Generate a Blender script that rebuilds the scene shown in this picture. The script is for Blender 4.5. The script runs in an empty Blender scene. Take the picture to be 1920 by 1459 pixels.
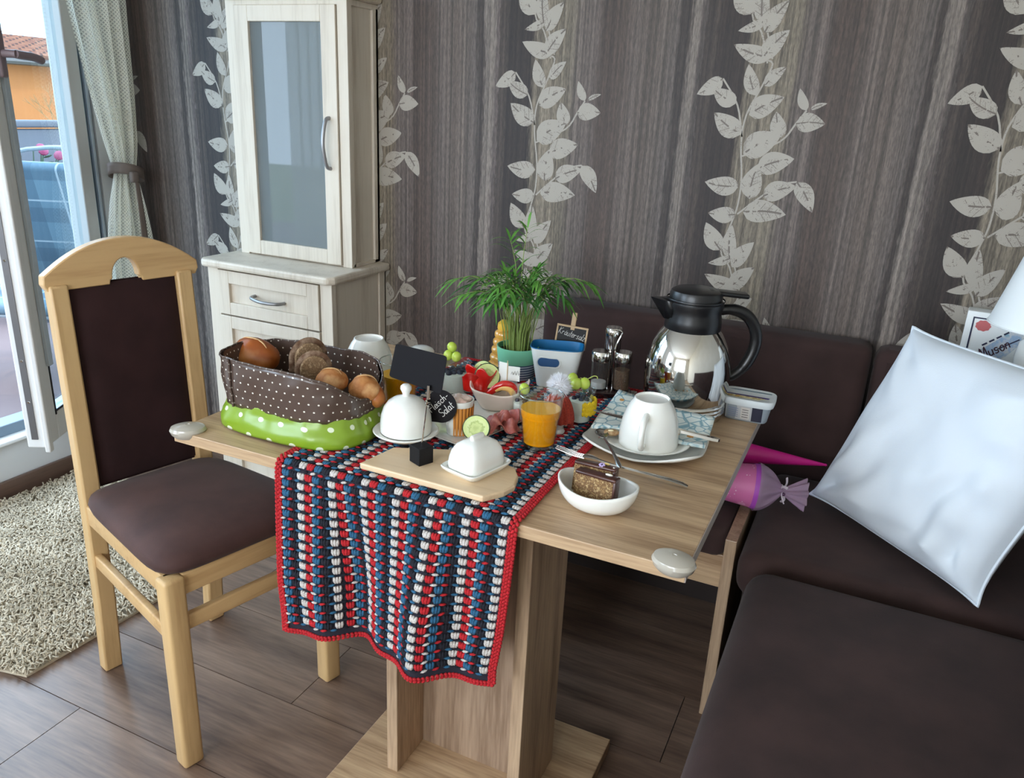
import bpy, bmesh, math, random
from math import sin, cos, pi, radians, sqrt, atan2, floor
from mathutils import Vector, Matrix, Euler, noise as mnoise
random.seed(7)
SC = bpy.context.scene
COL = SC.collection

# ------------------------------------------------------------------ camera
CAM_H, FPX = 1.4022, 1485.68
YAW, PITCH, ROLL = radians(-24.177), radians(19.568), radians(2.779)
def cam_basis():
    f = Vector((sin(YAW)*cos(PITCH), cos(YAW)*cos(PITCH), -sin(PITCH)))
    r = Vector((cos(YAW), -sin(YAW), 0)); u = r.cross(f)
    return cos(ROLL)*r + sin(ROLL)*u, -sin(ROLL)*r + cos(ROLL)*u, f
CR, CU, CF = cam_basis()
cd = bpy.data.cameras.new('camera'); cd.sensor_width = 36; cd.sensor_fit = 'HORIZONTAL'
cd.lens = FPX*36/1920; cd.clip_start = .02; cd.clip_end = 200
cam = bpy.data.objects.new('camera', cd); COL.objects.link(cam)
cam.matrix_world = Matrix((( CR.x, CU.x, -CF.x, 0), (CR.y, CU.y, -CF.y, 0), (CR.z, CU.z, -CF.z, CAM_H), (0, 0, 0, 1)))
SC.camera = cam
def at(u, v, z=None, y=None, x=None):
    d = CR*((u-960)/FPX) - CU*((v-729.5)/FPX) + CF
    t = (z-CAM_H)/d.z if z is not None else (y/d.y if y is not None else x/d.x)
    return Vector((0, 0, CAM_H)) + d*t

# ------------------------------------------------------------------ light
SC.view_settings.view_transform = 'Standard'; SC.view_settings.look = 'None'
SC.view_settings.gamma = 1; SC.view_settings.use_curve_mapping = False
SC.view_settings.exposure = -0.47
SC.cycles.use_denoising = True
SC.cycles.max_bounces = 10; SC.cycles.diffuse_bounces = 5; SC.cycles.glossy_bounces = 4
SC.cycles.transparent_max_bounces = 16; SC.cycles.sample_clamp_indirect = 6
SC.cycles.caustics_reflective = False; SC.cycles.caustics_refractive = False
W = bpy.data.worlds.new('sky'); SC.world = W; W.use_nodes = True
bg = W.node_tree.nodes['Background']
bg.inputs[0].default_value = (.62, .80, 1.0, 1); bg.inputs[1].default_value = 12.0
sd = bpy.data.lights.new('sun', 'SUN'); sd.energy = 3.0; sd.angle = radians(1); sd.color = (1, .93, .82)
sun = bpy.data.objects.new('sun', sd); COL.objects.link(sun)
sun.rotation_euler = Vector((-.62, -.45, -.65)).to_track_quat('-Z', 'Y').to_euler()

def portal(name, loc, sx, sy, direction):
    l = bpy.data.lights.new(name, 'AREA'); l.shape = 'RECTANGLE'; l.size = sx; l.size_y = sy
    l.cycles.is_portal = True
    o = bpy.data.objects.new(name, l); COL.objects.link(o); o.location = loc
    o.rotation_euler = Vector(direction).to_track_quat('-Z', 'Z').to_euler(); return o
# room: x -2.66..0.75, y -2.6..2.25, z 0..2.5
XL, XR, YB, YF, ZC = -2.66, .78, 2.25, -2.6, 2.5
DOOR = (.55, 2.11, .22, 2.2)          # balcony opening in left wall (y0,y1,z0,z1)
WIN2 = (-2.0, -.25, .85, 2.2)         # second window in left wall
WIN3 = (-2.1, .1, .8, 2.25)         # window behind the photographer (x0,x1,z0,z1)
portal('balcony_portal', (XL-.1, (DOOR[0]+DOOR[1])/2, (DOOR[2]+DOOR[3])/2), DOOR[1]-DOOR[0], DOOR[3]-DOOR[2], (1, 0, 0))
def daylight(name, loc, sx, sy, direction, watt, color):
    l = bpy.data.lights.new(name, 'AREA'); l.shape = 'RECTANGLE'; l.size = sx; l.size_y = sy; l.energy = watt; l.color = color
    o = bpy.data.objects.new(name, l); COL.objects.link(o); o.location = loc
    o.rotation_euler = Vector(direction).to_track_quat('-Z', 'Z').to_euler(); return o
daylight('window_daylight', (XL-.05, (WIN2[0]+WIN2[1])/2, (WIN2[2]+WIN2[3])/2), WIN2[1]-WIN2[0], WIN2[3]-WIN2[2], (1, 0, 0), 70, (.72, .86, 1))
daylight('rear_daylight', ((WIN3[0]+WIN3[1])/2, YF-.2, (WIN3[2]+WIN3[3])/2), WIN3[1]-WIN3[0], WIN3[3]-WIN3[2], (0, 1, 0), 88, (1, .93, .84))

# ------------------------------------------------------------------ geometry helpers: geo = (verts, faces, uvs)
def lin(c):
    c = [x/255 for x in c]
    return tuple(x/12.92 if x <= .04045 else ((x+.055)/1.055)**2.4 for x in c)+(1,)
def box(sx, sy, sz, c=(0, 0, 0)):
    v = [Vector((c[0]+sx*(i-.5), c[1]+sy*(j-.5), c[2]+sz*(k-.5))) for i in (0, 1) for j in (0, 1) for k in (0, 1)]
    f = [(0, 1, 3, 2), (4, 6, 7, 5), (0, 4, 5, 1), (2, 3, 7, 6), (0, 2, 6, 4), (1, 5, 7, 3)]
    return v, f, [(p.x+p.y, p.z) for p in v]
def box2(a, b):
    return box(b[0]-a[0], b[1]-a[1], b[2]-a[2], ((a[0]+b[0])/2, (a[1]+b[1])/2, (a[2]+b[2])/2))
def rbox(sx, sy, sz, r, c=(0, 0, 0), seg=3):
    bm = bmesh.new(); bmesh.ops.create_cube(bm, size=1)
    for v in bm.verts: v.co = Vector((v.co.x*sx, v.co.y*sy, v.co.z*sz))
    bmesh.ops.bevel(bm, geom=bm.edges[:], offset=r, segments=seg, affect='EDGES', profile=.5)
    bm.verts.index_update()
    V = [v.co+Vector(c) for v in bm.verts]; F = [tuple(v.index for v in f.verts) for f in bm.faces]; bm.free()
    return V, F, [(p.x+p.y, p.z) for p in V]
def lathe(prof, n=32, sx=1, sy=1):
    V, F, U, rings = [], [], [], []
    for i, (r, z) in enumerate(prof):
        if r < 1e-6: rings.append([len(V)]); V.append(Vector((0, 0, z))); U.append((0, z))
        else:
            rings.append(list(range(len(V), len(V)+n)))
            for k in range(n):
                a = 2*pi*k/n; V.append(Vector((r*sx*cos(a), r*sy*sin(a), z))); U.append((k/n*2*pi*r, z))
    for A, Bq in zip(rings, rings[1:]):
        for k in range(n):
            k2 = (k+1) % n
            if len(A) == 1 and len(Bq) == 1: continue
            if len(A) == 1: F.append((A[0], Bq[k2], Bq[k]))
            elif len(Bq) == 1: F.append((A[k], A[k2], Bq[0]))
            else: F.append((A[k], A[k2], Bq[k2], Bq[k]))
    return V, F, U
def sph(rx, ry=None, rz=None, n=16, m=10, c=(0, 0, 0)):
    ry = ry or rx; rz = rz or rx
    g = lathe([(sin(pi*i/m), -cos(pi*i/m)) for i in range(m+1)], n)
    return [Vector((p.x*rx+c[0], p.y*ry+c[1], p.z*rz+c[2])) for p in g[0]], g[1], g[2]
def smooth_path(P, k=6):
    P = [Vector(p) for p in P]; out = []
    for i in range(len(P)-1):
        a, b, c, d = P[max(i-1, 0)], P[i], P[i+1], P[min(i+2, len(P)-1)]
        for j in range(k):
            t = j/k; out.append(.5*((2*b)+(c-a)*t+(2*a-5*b+4*c-d)*t*t+(-a+3*b-3*c+d)*t**3))
    out.append(P[-1]); return out
def tube(P, r, n=8, caps=True, flat=1.0):
    P = [Vector(p) for p in P]; R = r if isinstance(r, (list, tuple)) else [r]*len(P)
    V, F, U = [], [], []; up = None; L = 0
    for i, p in enumerate(P):
        t = (P[min(i+1, len(P)-1)]-P[max(i-1, 0)]).normalized()
        if up is None: up = Vector((0, 0, 1)) if abs(t.z) < .9 else Vector((1, 0, 0))
        s = t.cross(up).normalized(); up = s.cross(t).normalized()
        if i: L += (p-P[i-1]).length
        for k in range(n):
            a = 2*pi*k/n; V.append(p+s*cos(a)*R[i]+up*sin(a)*R[i]*flat); U.append((k/n, L))
    for i in range(len(P)-1):
        for k in range(n):
            k2 = (k+1) % n; F.append((i*n+k, i*n+k2, (i+1)*n+k2, (i+1)*n+k))
    if caps:
        F.append(tuple(range(n))[::-1]); F.append(tuple(range((len(P)-1)*n, len(P)*n)))
    return V, F, U
def grid(fn, nu, nv, wrap=False):
    V, F, U = [], [], []; nn = nu if wrap else nu+1
    for j in range(nv+1):
        for i in range(nn):
            V.append(Vector(fn(i/nu, j/nv))); U.append((i/nu, j/nv))
    for j in range(nv):
        for i in range(nu):
            i2 = (i+1) % nn; F.append((j*nn+i, j*nn+i2, (j+1)*nn+i2, (j+1)*nn+i))
    return V, F, U
def prism(poly, z0, z1):
    n = len(poly); V = [Vector((x, y, z0)) for x, y in poly]+[Vector((x, y, z1)) for x, y in poly]
    F = [tuple(range(n))[::-1], tuple(range(n, 2*n))]+[(i, (i+1) % n, n+(i+1) % n, n+i) for i in range(n)]
    return V, F, [(p.x, p.y) for p in V]
def tr(g, loc=(0, 0, 0), rot=(0, 0, 0), s=1):
    s = Vector((s, s, s)) if not hasattr(s, '__len__') else Vector(s)
    m = Euler(rot).to_matrix(); l = Vector(loc)
    return [m @ Vector((p.x*s.x, p.y*s.y, p.z*s.z))+l for p in g[0]], g[1], g[2]
def trm(g, m): return [m @ p for p in g[0]], g[1], g[2]
def join(*gs):
    V, F, U = [], [], []
    for g in gs:
        o = len(V); V += g[0]; F += [tuple(i+o for i in f) for f in g[1]]; U += g[2]
    return V, F, U
def mk(name, g, mat, parent=None, loc=None, rot=None, smooth=40, bev=0, solid=0, sub=0, world=False):
    me = bpy.data.meshes.new(name); me.from_pydata([tuple(p) for p in g[0]], [], g[1])
    uvl = me.uv_layers.new(name='UVMap')
    vi = [0]*len(me.loops); me.loops.foreach_get('vertex_index', vi)
    flat = []
    for i in vi: flat += [g[2][i][0], g[2][i][1]]
    uvl.data.foreach_set('uv', flat)
    me.materials.append(mat)
    if smooth:
        me.polygons.foreach_set('use_smooth', [True]*len(me.polygons)); me.set_sharp_from_angle(angle=radians(smooth))
    me.update()
    o = bpy.data.objects.new(name, me); COL.objects.link(o)
    if parent: o.parent = parent
    if loc is not None: o.location = loc
    if rot is not None: o.rotation_euler = rot
    if solid:
        m = o.modifiers.new('solid', 'SOLIDIFY'); m.thickness = abs(solid); m.offset = 1 if solid > 0 else -1
    if bev:
        m = o.modifiers.new('bevel', 'BEVEL'); m.width = bev; m.segments = 2; m.limit_method = 'ANGLE'; m.angle_limit = radians(35)
    if sub:
        m = o.modifiers.new('sub', 'SUBSURF'); m.levels = sub; m.render_levels = sub
    return o
def tag(o, label, cat, group=None, kind=None):
    if label: o['label'] = label
    if cat: o['category'] = cat
    if group: o['group'] = group
    if kind: o['kind'] = kind
    return o
def thing(name, label, cat, loc=(0, 0, 0), rz=0, group=None, rot=None):
    o = bpy.data.objects.new(name, None); COL.objects.link(o); o.empty_display_size = .02
    o.location = loc; o.rotation_euler = rot or (0, 0, rz)
    return tag(o, label, cat, group)
def struct(o): o['kind'] = 'structure'; return o
def stuff(o): o['kind'] = 'stuff'; return o

# ------------------------------------------------------------------ material helpers
MATS = {}
def nd(nt, t, **kw):
    n = nt.nodes.new(t)
    for k, v in kw.items(): setattr(n, k, v)
    return n
def M(name, col, rough=.5, metal=0, col2=None, nscale=20, stretch=None, lo=.35, hi=.65, detail=4, bump=0, bscale=None,
      coat=0, sheen=0, trans=0, sss=0, spec=.5, coord='Object', extra=None):
    if name in MATS: return MATS[name]
    m = bpy.data.materials.new(name); m.use_nodes = True; nt = m.node_tree
    p = nt.nodes['Principled BSDF']; L = nt.links.new
    p.inputs['Base Color'].default_value = lin(col); p.inputs['Roughness'].default_value = rough
    p.inputs['Metallic'].default_value = metal; p.inputs['Coat Weight'].default_value = coat
    p.inputs['Sheen Weight'].default_value = sheen; p.inputs['Transmission Weight'].default_value = trans
    p.inputs['Subsurface Weight'].default_value = sss; p.inputs['Specular IOR Level'].default_value = spec
    if sss: p.inputs['Subsurface Radius'].default_value = (.01, .006, .004)
    if col2 or bump:
        tc = nd(nt, 'ShaderNodeTexCoord'); mp = nd(nt, 'ShaderNodeMapping'); L(tc.outputs[coord], mp.inputs[0])
        mp.inputs['Scale'].default_value = stretch or (1, 1, 1)
    if col2:
        nz = nd(nt, 'ShaderNodeTexNoise'); L(mp.outputs[0], nz.inputs['Vector'])
        nz.inputs['Scale'].default_value = nscale; nz.inputs['Detail'].default_value = detail
        cr = nd(nt, 'ShaderNodeValToRGB'); L(nz.outputs['Fac'], cr.inputs[0])
        cols = [col, col2] if not isinstance(col2, list) else [col]+col2
        el = cr.color_ramp.elements; el[0].position = lo; el[1].position = hi
        el[0].color = lin(cols[0]); el[1].color = lin(cols[-1])
        for i, c in enumerate(cols[1:-1]):
            e = el.new(lo+(hi-lo)*(i+1)/(len(cols)-1)); e.color = lin(c)
        L(cr.outputs[0], p.inputs['Base Color'])
    if bump:
        nb = nd(nt, 'ShaderNodeTexNoise'); L(mp.outputs[0], nb.inputs['Vector'])
        nb.inputs['Scale'].default_value = bscale or nscale; nb.inputs['Detail'].default_value = 3
        b = nd(nt, 'ShaderNodeBump'); b.inputs['Strength'].default_value = bump; b.inputs['Distance'].default_value = .002
        L(nb.outputs['Fac'], b.inputs['Height']); L(b.outputs[0], p.inputs['Normal'])
    MATS[name] = m
    if extra: extra(nt, p)
    return m
def glass(name, tint=(255, 255, 255), rough=.0, ior=1.45, body=None):
    if name in MATS: return MATS[name]
    m = bpy.data.materials.new(name); m.use_nodes = True; nt = m.node_tree; L = nt.links.new
    nt.nodes.remove(nt.nodes['Principled BSDF']); out = nt.nodes['Material Output']
    lw = nd(nt, 'ShaderNodeLayerWeight'); lw.inputs[0].default_value = .5
    f0 = ((ior-1)/(ior+1))**2
    sch = math_n(nt, 'MULTIPLY_ADD', math_n(nt, 'POWER', lw.outputs['Facing'], 3.2), .55-f0, f0)
    t = nd(nt, 'ShaderNodeBsdfTransparent'); t.inputs[0].default_value = lin(tint)
    g = nd(nt, 'ShaderNodeBsdfGlossy'); g.inputs['Roughness'].default_value = rough
    mx = nd(nt, 'ShaderNodeMixShader'); L(sch, mx.inputs[0]); L(t.outputs[0], mx.inputs[1]); L(g.outputs[0], mx.inputs[2])
    last = mx
    if body:   # milky share of a diffuse body (frosted plastic, reflection haze on the cabinet pane)
        d = nd(nt, 'ShaderNodeBsdfDiffuse'); d.inputs[0].default_value = lin(body[0])
        m2 = nd(nt, 'ShaderNodeMixShader'); m2.inputs[0].default_value = body[1]; L(mx.outputs[0], m2.inputs[1]); L(d.outputs[0], m2.inputs[2]); last = m2
    L(last.outputs[0], out.inputs[0]); MATS[name] = m
    return m
def math_n(nt, op, a, b=None, c=None):
    n = nd(nt, 'ShaderNodeMath', operation=op)
    for i, x in enumerate((a, b, c)):
        if x is None: continue
        if isinstance(x, (int, float)): n.inputs[i].default_value = x
        else: nt.links.new(x, n.inputs[i])
    return n.outputs[0]
def mixcol(nt, fac, a, b, mode='MIX'):
    n = nd(nt, 'ShaderNodeMix', data_type='RGBA', blend_type=mode)
    for i, x in ((0, fac), (6, a), (7, b)):
        if isinstance(x, (int, float)): n.inputs[i].default_value = x
        elif isinstance(x, tuple): n.inputs[i].default_value = x
        else: nt.links.new(x, n.inputs[i])
    return n.outputs[2]
def uvxy(nt, coord='UV', scale=(1, 1, 1)):
    tc = nd(nt, 'ShaderNodeTexCoord'); mp = nd(nt, 'ShaderNodeMapping'); nt.links.new(tc.outputs[coord], mp.inputs[0])
    mp.inputs['Scale'].default_value = scale
    s = nd(nt, 'ShaderNodeSeparateXYZ'); nt.links.new(mp.outputs[0], s.inputs[0]); return s.outputs[0], s.outputs[1], s.outputs[2], mp.outputs[0]
def noise_n(nt, vec, scale, detail=3):
    n = nd(nt, 'ShaderNodeTexNoise'); nt.links.new(vec, n.inputs['Vector']); n.inputs['Scale'].default_value = scale; n.inputs['Detail'].default_value = detail
    return n.outputs['Fac']
def ramp(nt, fac, stops, const=False):
    cr = nd(nt, 'ShaderNodeValToRGB'); nt.links.new(fac, cr.inputs[0]); el = cr.color_ramp.elements
    if const: cr.color_ramp.interpolation = 'CONSTANT'
    for i, (p, c) in enumerate(stops):
        e = el[i] if i < 2 else el.new(p)
        e.position = p; e.color = lin(c) if len(c) == 3 else c
    return cr.outputs[0]

def polka(sp, rad, base, dot):
    def f(nt, p):
        x, y, z, v = uvxy(nt, 'UV', (1/sp, 1/sp, 1))
        row = math_n(nt, 'FLOOR', y); off = math_n(nt, 'MULTIPLY', math_n(nt, 'MODULO', math_n(nt, 'ABSOLUTE', row), 2.0), .5)
        fx = math_n(nt, 'SUBTRACT', math_n(nt, 'FRACT', math_n(nt, 'ADD', x, off)), .5); fy = math_n(nt, 'SUBTRACT', math_n(nt, 'FRACT', y), .5)
        d = math_n(nt, 'SQRT', math_n(nt, 'ADD', math_n(nt, 'MULTIPLY', fx, fx), math_n(nt, 'MULTIPLY', fy, fy)))
        k = math_n(nt, 'LESS_THAN', d, rad)
        nt.links.new(mixcol(nt, k, lin(base), lin(dot)), p.inputs['Base Color'])
    return f

WHITE = M('white_paint', (226, 226, 222), .55)
WHITEGLOSS = M('white_lacquer', (232, 233, 232), .28)
PORC = M('white_porcelain', (236, 236, 230), .10, coat=.4)
BLACKPL = M('black_plastic', (20, 20, 22), .32)
CHROME = M('polished_steel', (205, 203, 198), .07, 1)
STEEL = M('brushed_cutlery_steel', (176, 173, 168), .22, 1)
def oak(name, axis, c=(202, 172, 136), d=(152, 122, 92), sc=1.0):
    st = {'x': (.9, 14, 14), 'y': (14, .9, 14), 'z': (14, 14, .9)}[axis]
    def f(nt, p):
        x, y, z, v = uvxy(nt, 'Object', tuple(s*sc for s in st))
        a = noise_n(nt, v, 2.2, 5); b = noise_n(nt, v, 14, 4)
        s = math_n(nt, 'ADD', math_n(nt, 'MULTIPLY', a, .62), math_n(nt, 'MULTIPLY', b, .38))
        nt.links.new(ramp(nt, s, [(.36, d), (.64, c), (.5, tuple((x1+y1)//2+6 for x1, y1 in zip(c, d)))]), p.inputs['Base Color'])
        bp = nd(nt, 'ShaderNodeBump'); bp.inputs['Strength'].default_value = .15; bp.inputs['Distance'].default_value = .001
        nt.links.new(b, bp.inputs['Height']); nt.links.new(bp.outputs[0], p.inputs['Normal'])
    return M(name, c, .42, extra=f)
OAKX = oak('sonoma_oak_along', 'x'); OAKZ = oak('sonoma_oak_upright', 'z', (192, 164, 134), (140, 114, 90))
BEECH = oak('pale_lacquered_beech', 'z', (208, 174, 124), (188, 152, 104), .6)
BEECHX = oak('pale_lacquered_beech_crosswise', 'y', (208, 172, 122), (188, 150, 102), .6)
PINEW = oak('whitewashed_pine', 'z', (212, 202, 187), (194, 182, 166), .7)
BOARDW = oak('light_cutting_board_wood', 'x', (222, 196, 160), (206, 176, 138), .7)
SUEDE = M('dark_brown_suede', (66, 48, 45), .9, col2=(50, 36, 34), nscale=9, lo=.3, hi=.7, sheen=.06, spec=.25, bump=.15, bscale=400)
SEATFAB = M('aubergine_brown_chair_fabric', (82, 55, 50), .75, col2=(64, 42, 39), nscale=8, sheen=.08, spec=.3, bump=.15, bscale=500)
BACKFAB = M('dark_aubergine_back_fabric', (52, 31, 31), .85, col2=(42, 24, 24), nscale=8, sheen=.04, spec=.2, bump=.15, bscale=500)

# ================================================================== SETTING
# ---- floor of laminate planks
def plank_mat():
    def f(nt, p):
        x, y, z, v = uvxy(nt, 'Object', (1.1, 13, 1)); oi = nd(nt, 'ShaderNodeObjectInfo')
        add = nd(nt, 'ShaderNodeVectorMath', operation='ADD'); nt.links.new(v, add.inputs[0])
        cx = nd(nt, 'ShaderNodeCombineXYZ'); r = math_n(nt, 'MULTIPLY', oi.outputs['Random'], 40)
        nt.links.new(r, cx.inputs[0]); nt.links.new(r, cx.inputs[1]); nt.links.new(cx.outputs[0], add.inputs[1])
        a = noise_n(nt, add.outputs[0], 1.4, 6); b = noise_n(nt, add.outputs[0], 11, 4)
        s = math_n(nt, 'ADD', math_n(nt, 'MULTIPLY', a, .7), math_n(nt, 'MULTIPLY', b, .3))
        nt.links.new(ramp(nt, s, [(.34, (84, 66, 56)), (.66, (142, 118, 100)), (.5, (116, 94, 80))]), p.inputs['Base Color'])
    return M('brown_oak_laminate', (116, 94, 80), .33, extra=f)
PLANK = plank_mat()
base = mk('floor', box2((XL, YF, -.05), (XR, YB, -.006)), M('floor_joint_dark', (30, 24, 20), .8), smooth=0); struct(base)
PW, PL = .2445, 1.29
row = 0; y = .976-PW*15
plank_meshes = {}
while y < YB:
    y0, y1 = max(y, YF), min(y+PW, YB)
    off = {0: 0, 1: .86, 2: .43}[(row-14) % 3] + (-1.53)
    x = off - PL*4
    if y1-y0 > .01:
        while x < XR:
            x0, x1 = max(x, XL), min(x+PL, XR)
            if x1-x0 > .01:
                w, d = x1-x0-.0022, y1-y0-.0022
                key = (round(w, 3), round(d, 3))
                if key not in plank_meshes:
                    o = mk('plank', box(w, d, .008, (0, 0, -.004)), PLANK, base, smooth=0); plank_meshes[key] = o.data
                else:
                    o = bpy.data.objects.new('plank', plank_meshes[key]); COL.objects.link(o); o.parent = base
                o.location = ((x0+x1)/2, (y0+y1)/2, 0)
            x += PL
    y += PW; row += 1

# ---- wallpapered back wall
PER = .5989; X_DARK = -.465
def wallpaper():
    def f(nt, p):
        tc = nd(nt, 'ShaderNodeTexCoord'); s = nd(nt, 'ShaderNodeSeparateXYZ'); nt.links.new(tc.outputs['Object'], s.inputs[0])
        def nz(sx, sz, sc, det=3):
            mp = nd(nt, 'ShaderNodeMapping'); nt.links.new(tc.outputs['Object'], mp.inputs[0]); mp.inputs['Scale'].default_value = (sx, 1, sz)
            return noise_n(nt, mp.outputs[0], sc, det)
        t = math_n(nt, 'DIVIDE', math_n(nt, 'SUBTRACT', s.outputs[0], X_DARK-.04-PER*20), PER)
        e1 = math_n(nt, 'MULTIPLY', math_n(nt, 'SUBTRACT', nz(9, .6, 3, 3), .5), .05)
        e2 = math_n(nt, 'MULTIPLY', math_n(nt, 'SUBTRACT', nz(60, 9, 3, 5), .5), .05)
        t = math_n(nt, 'FRACT', math_n(nt, 'ADD', math_n(nt, 'ADD', t, e1), e2))
        D = (58, 45, 41); G = (127, 114, 107); B = (151, 139, 131); MBR = (96, 80, 72); V = (148, 136, 119)
        c = ramp(nt, t, [(0, (78, 65, 60)), (.985, (104, 92, 88)), (.035, (82, 69, 63)), (.06, D), (.175, D), (.205, V), (.37, V), (.41, G),
                         (.50, (122, 108, 102)), (.53, (92, 75, 67)), (.63, MBR), (.68, (123, 109, 102)), (.76, (112, 98, 90)), (.80, (129, 115, 107)),
                         (.875, (116, 105, 100)), (.895, (74, 62, 58)), (.915, (78, 66, 61)), (.93, B), (.965, B)])
        st = ramp(nt, nz(110, .7, 1.2, 5), [(.32, (100, 98, 96)), (.68, (190, 189, 188))])
        gr = ramp(nt, nz(260, 42, 1.6, 4), [(.35, (128, 127, 126)), (.62, (182, 181, 180))])
        c = mixcol(nt, .85, c, mixcol(nt, 1.0, c, st, 'OVERLAY')); c = mixcol(nt, .8, c, gr, 'OVERLAY')
        nt.links.new(c, p.inputs['Base Color'])
    return M('striped_wallpaper', (110, 100, 96), .6, extra=f)
wall_b = struct(mk('wall_back', box2((XL-.3, YB, 0), (XR+.2, YB+.2, ZC)), wallpaper(), smooth=0))
LEAF = [(-0.959,1.635,-1.024,1.612,.38),(-0.933,1.55,-1.03,1.58,.45),(-0.994,1.054,-1.044,1.126,.6),(-0.967,1.034,-0.972,1.126,.45),(-0.958,1.011,-0.908,1.086,.5),
(-0.954,0.951,-0.897,1.018,.55),(-0.958,1.459,-0.986,1.534,.5),(-0.939,1.483,-0.891,1.53,.5),(-1.047,1.498,-1.111,1.457,.55),(-1.005,1.438,-1.07,1.473,.62),
(-0.981,1.362,-1.059,1.413,.62),(-0.968,1.411,-0.886,1.458,.6),(-0.879,1.36,-0.9,1.422,.65),(-0.969,1.313,-0.879,1.367,.65),(-0.928,1.278,-0.838,1.309,.62),
(-0.937,1.199,-0.926,1.291,.62),(-0.969,1.229,-1.061,1.234,.58),(-0.903,1.208,-0.822,1.241,.6),(-0.823,1.252,-0.773,1.178,.52),(-0.949,1.163,-0.837,1.166,.56),
(-0.967,1.155,-1.042,1.152,.62),(-0.848,1.395,-0.777,1.398,.7),(-0.827,1.428,-0.851,1.48,.45),(-0.818,1.431,-0.78,1.447,.32)]
STEM = [[(-0.954,1.545),(-0.927,1.536),(-0.945,1.483),(-0.975,1.41),(-0.978,1.337),(-0.965,1.251),(-0.965,1.181),(-0.976,1.128),(-0.994,1.054),(-0.964,1.01),(-0.94,0.94)],
[(-0.972,1.307),(-0.881,1.349),(-0.848,1.395),(-0.827,1.428)],[(-0.979,1.356),(-1.001,1.434),(-1.047,1.498)],[(-0.963,1.156),(-0.903,1.211),(-0.856,1.243),(-0.823,1.252)],[(-0.929,1.547),(-0.959,1.635)]]
def leaf_mat():
    def f(nt, p):
        u, v, _, vec = uvxy(nt, 'UV')
        av = math_n(nt, 'ABSOLUTE', v)
        mid = math_n(nt, 'LESS_THAN', av, .022)
        side = math_n(nt, 'LESS_THAN', math_n(nt, 'FRACT', math_n(nt, 'ADD', math_n(nt, 'MULTIPLY', u, 5.5), math_n(nt, 'MULTIPLY', av, -4.0))), .075)
        tc = nd(nt, 'ShaderNodeTexCoord'); wn = noise_n(nt, tc.outputs['Object'], 42, 4); fn = noise_n(nt, tc.outputs['Object'], 420, 3)
        vein = math_n(nt, 'MULTIPLY', math_n(nt, 'MAXIMUM', mid, side), math_n(nt, 'GREATER_THAN', wn, .52))
        worn = math_n(nt, 'GREATER_THAN', math_n(nt, 'ADD', math_n(nt, 'MULTIPLY', fn, .6), math_n(nt, 'MULTIPLY', wn, .4)), .585)
        k = math_n(nt, 'MAXIMUM', math_n(nt, 'MULTIPLY', vein, .9), math_n(nt, 'MULTIPLY', worn, .5))
        nt.links.new(mixcol(nt, k, lin((160, 152, 141)), lin((92, 80, 72))), p.inputs['Base Color'])
    return M('silver_beige_leaf_print', (160, 152, 141), .5, extra=f)
LEAFM = leaf_mat()
def leaf_geo(bx, bz, tx, tz, w, dy):
    B0, T = Vector((bx, 0, bz)), Vector((tx, 0, tz)); ax = T-B0; L = ax.length; side = Vector((-ax.z, 0, ax.x)).normalized()
    V, U, F = [], [], []; n = 9
    for i in range(n+1):
        u = i/n; h = L*w*.5*(sin(pi*u**.75)**.8)*(1-.12*u) if 0 < i < n else 0
        c = B0+ax*u+side*(L*.05*sin(pi*u))
        for s in (-1, 0, 1):
            V.append(c+side*h*s+Vector((0, dy, 0))); U.append((u, s*h/L))
    for i in range(n):
        for s in (0, 1):
            a = i*3+s; F.append((a, a+1, a+4, a+3))
    return V, F, U
for t in range(-1, 6):
    gs = []; k = 0
    for rep in range(-2, 3):
        dz = rep*.597; dx = (t-2)*PER
        for st in STEM:
            P = smooth_path([(x+dx, 0, z+dz) for x, z in st], 4)
            if min(p.z for p in P) > 2.45 or max(p.z for p in P) < .02: continue
            V, F, U = [], [], []
            for i, p in enumerate(P):
                d = (P[min(i+1, len(P)-1)]-P[max(i-1, 0)]); n = Vector((-d.z, 0, d.x)).normalized()*.0022
                V += [p+n+Vector((0, -.0003, 0)), p-n+Vector((0, -.0003, 0))]; U += [(.5, .1), (.5, .1)]
            F = [(2*i, 2*i+1, 2*i+3, 2*i+2) for i in range(len(P)-1)]; gs.append((V, F, U))
        for l in LEAF:
            if not .02 < l[1]+dz < 2.4: continue
            gs.append(leaf_geo(l[0]+dx, l[1]+dz, l[2]+dx, l[3]+dz, l[4], -.0005-.00004*k)); k = (k+1) % 24
    g = join(*gs)
    mk('vine_print', tr(g, (0, YB, 0)), LEAFM, wall_b, smooth=0)

# ---- other walls, ceiling
def wall_with_hole(name, axis, pos, thick, a0, a1, holes, mat):
    gs = []; cuts = sorted(holes); cur = a0
    def seg(p0, p1, z0, z1):
        if p1-p0 < 1e-4 or z1-z0 < 1e-4: return
        gs.append(box2((pos-thick, p0, z0), (pos, p1, z1)) if axis == 'x' else box2((p0, pos-thick, z0), (p1, pos, z1)))
    for h0, h1, z0, z1 in cuts:
        seg(cur, h0, 0, ZC); seg(h0, h1, 0, z0); seg(h0, h1, z1, ZC); cur = h1
    seg(cur, a1, 0, ZC)
    return struct(mk(name, join(*gs), mat, smooth=0))
WALLW = M('warm_white_wall', (226, 220, 208), .8, col2=(220, 213, 200), nscale=3)
wall_with_hole('wall_left', 'x', XL, .075, YF, YB, [DOOR, WIN2], M('white_window_wall', (218, 220, 222), .7))
wall_with_hole('wall_rear', 'y', YF, .24, XL, XR, [WIN3], WALLW)
struct(mk('wall_right', box2((XR, YF, 0), (XR+.2, YB, ZC)), WALLW, smooth=0))
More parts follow.
